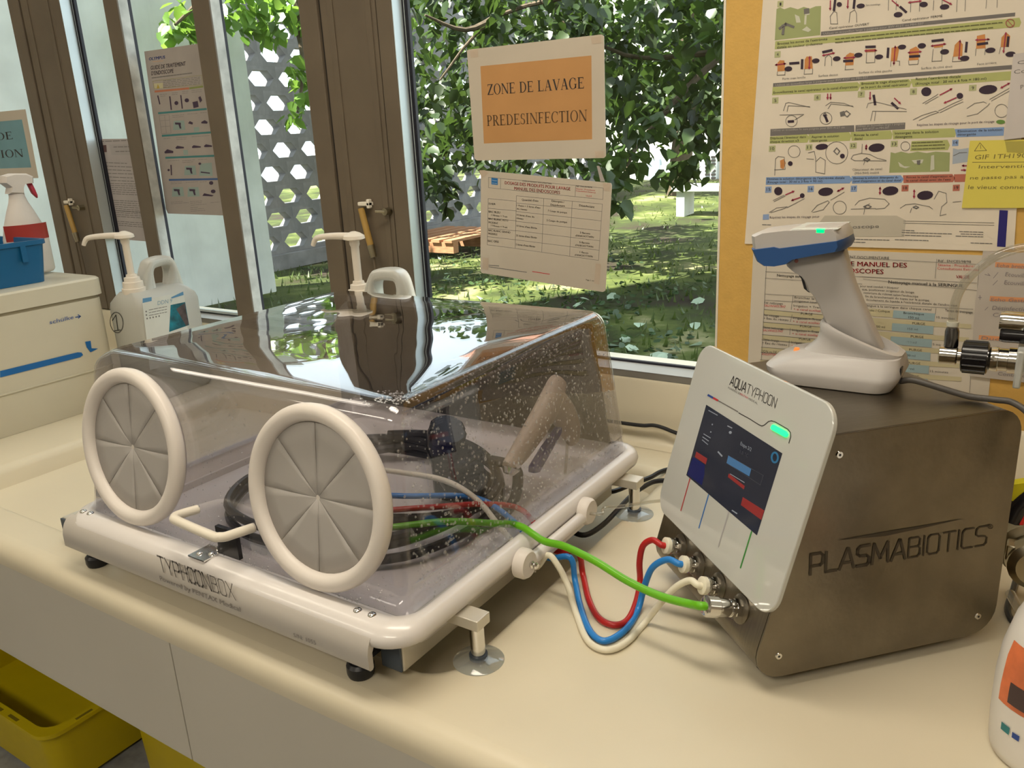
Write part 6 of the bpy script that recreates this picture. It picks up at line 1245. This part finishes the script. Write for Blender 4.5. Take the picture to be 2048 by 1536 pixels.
D2.t('Bronchique', Xd(1340), Yd(604), Xd(1508), Yd(616), 4.4, M_ink, d2_, k=.0009); D2.t('150 ml', Xd(1380), Yd(640), Xd(1466), Yd(648), 4.4, M_ink, d2_, k=.0009); D2.t('10 minutes', Xd(1610), Yd(640), Xd(1760), Yd(652), 4.4, M_ink, d2_); D2.t('5 minutes', Xd(1580), Yd(862), Xd(1710), Yd(872), 4.4, M_ink, d2_); D2.t('15 minutes', Xd(1558), Yd(1082), Xd(1706), Yd(1092), 4.4, M_ink, d2_); D2.t('Temps de trempage', Xd(1680), Yd(584), Xd(1905), Yd(602), 5, M_ink, d2_, bold=.03); D2.t('50 ml', Xd(1118), Yd(716), Xd(1188), Yd(722), 4.4, M_ink, d2_); D2.t('Colo / Colique', Xd(1040), Yd(580), Xd(1228), Yd(594), 4.4, M_ink, d2_, k=.0009)
for a, c in (((215, 185), (1940, 330)) if False else ((222, 110), (1960, 200)), ((210, 258), (1940, 352)), ((206, 312), (1000, 360)), ((1000, 300), (1935, 352)), ((204, 442), (700, 470)), ((202, 492), (700, 518)), ((1000, 520), (1910, 566)), ((1010, 320), (1940, 412)), ((222, 110), (176, 980)), ((1612, 156), (1598, 312)), ((436, 452), (420, 570)), ((428, 612), (412, 670)), ((412, 720), (408, 775)), ((405, 822), (400, 880)), ((1606, 560), (1600, 606)), ((1960, 200), (1880, 1250))): lines += pline(pd([a, c]), .8)
D2.shapes('table_lines', lines, M_inkgrey, d2_, .0007)
for t_, a, c, a2, c2, m in (('1er nettoyage', 204, 520, 352, 530, M_ink), ('SALVANIOS PH7', 202, 545, 374, 556, M_inkred), ('1er rinçage', 200, 622, 318, 634, M_ink), ('• Eau du réseau', 198, 648, 396, 664, M_ink), ('2ème nettoyage', 192, 722, 356, 736, M_ink), ('SALVANIOS PH7', 190, 746, 354, 758, M_inkred), ('2ème rinçage', 190, 820, 320, 834, M_ink), ('• Eau du réseau', 186, 850, 384, 866, M_ink), ('DDN ou DF /', 178, 918, 316, 930, M_ink), ('ANIOXYTWIN', 178, 942, 312, 952, M_inkred)): D2.t(t_, Xd(a), Yd(c), Xd(a2), Yd(c2), 4.6, m, d2_)
for k in range(4):
    a = 440-6*k; c = 545+100*k; D2.t('Irrigation + Trempage', Xd(a), Yd(c), Xd(a+290), Yd(c+22), 4.4, M_ink, d2_); D2.t('+ si canal auxiliaire', Xd(a), Yd(c+28), Xd(a+240), Yd(c+46), 4.4, M_inkred, d2_)
D2.t('Brancher le tuyau', Xd(446), Yd(478), Xd(700), Yd(496), 4.4, M_ink, d2_); D2.t('irrigateur tout conduit', Xd(446), Yd(506), Xd(740), Yd(526), 4.4, M_ink, d2_)
# ---- notes at the right
N1 = Plane(lambda x, y: onY(1.3815, x, y), (0, -1, 0)); N0 = Plane(lambda x, y: onY(1.3800, x, y), (0, -1, 0))
s = paper('handwritten_card', 'plain white card with handwriting taped above the yellow note', 'note', N0, [(2027, 108), (2120, 96), (2110, 268), (2008, 279.5)], mat('card_white', (.60, .55, .52), .5))
N0.t('Ce', 2035, 129, 2060, 126, 7, M_inkgrey, s); N0.t('Colo', 2028, 148, 2068, 143, 8, M_inkgrey, s); N0.t('P', 2041, 179, 2047, 178, 9, M_inkgrey, s)
s = paper('sticky_note', 'yellow sticky note with handwriting and a warning triangle over the poster', 'note', N1, [(1940, 281.5), (2100, 278), (2095, 416), (1923.5, 416)], mat('sticky_yellow', (.72, .62, .11), .6, var=.03))
N1.t('GIF 1TH190', 1949, 319, 2052, 315, 9, mat('note_ink', (.22, .18, .05), .6), s, lean=.2); N1.t('Intervention', 1957, 337, 2068, 335, 7, MATS['note_ink'], s, lean=.2); N1.t('ne passe pas au', 1940, 359, 2056, 356, 7, MATS['note_ink'], s, lean=.2); N1.t('le vieux connecteur', 1936, 378, 2090, 378, 8, MATS['note_ink'], s, lean=.2)
N1.shapes('underline', pline([(1945, 324.5), (2052, 324)], 1.2)+pline([(1949, 302), (1960, 285.5), (1973, 301), (1949, 302)], 1.3)+pline([(1961, 290), (1961.5, 297)], 1.2), MATS['note_ink'], s)
N1.shapes('tape', [[(2010, 283), (2048, 282), (2048, 306), (2014, 304)]], mat('dark_yellow_tape', (.44, .38, .08), .5), s, .0006)  # tape strip in a darker yellow than the note
s = paper('checklist_sheet', 'handwritten checklist sheet with orange highlighted lines behind the clear tube', 'note', N1, [(1966, 502), (2105, 508), (2092, 770), (1940, 752), (1951, 600)], mat('sheet_worn', (.50, .45, .40), .5, var=.08))
Mhl = mat('orange_highlight', (.70, .31, .14), .5)
N1.shapes('highlight', [[(1991, 524), (2060, 528), (2060, 538), (1990, 534)], [(1980, 592), (2060, 596), (2060, 604), (1979, 602)], [(1958, 670), (2003, 673), (2003, 681), (1957, 679)]], Mhl, s)
Mn = mat('pencil', (.26, .23, .24), .6)
for t_, a, c, a2, c2, h_ in (('Echo bronch', 1993, 534, 2060, 537, 7), ('Ecouvillon', 2010, 552, 2062, 556, 8), ('Ecouvillon', 2008, 568, 2062, 572, 8), ('Echo Gastro', 1981, 602, 2060, 605, 7), ('Désinfection', 1984, 619, 2060, 623, 8), ('Contrôle', 1985, 633, 2050, 636, 8), ('Duo', 1962, 679, 2000, 682, 7), ('Contrôle', 1995, 750, 2050, 755, 7)): N1.t(t_, a, c, a2, c2, h_, Mn, s, k=.0009, lean=.25)
N1.shapes('bullets', pline([(1970, 549), (1980, 551), (1976, 547)], 1.2)+pline([(1987, 556), (1996, 545)], 1.2)+pline([(1986, 570), (1995, 561)], 1.2)+pline([(1957, 595), (1963, 595)], 1.4)+pline([(1960, 591), (1960, 599)], 1.4)+pline([(1970, 620), (1976, 614)], 1.2), Mn, s)
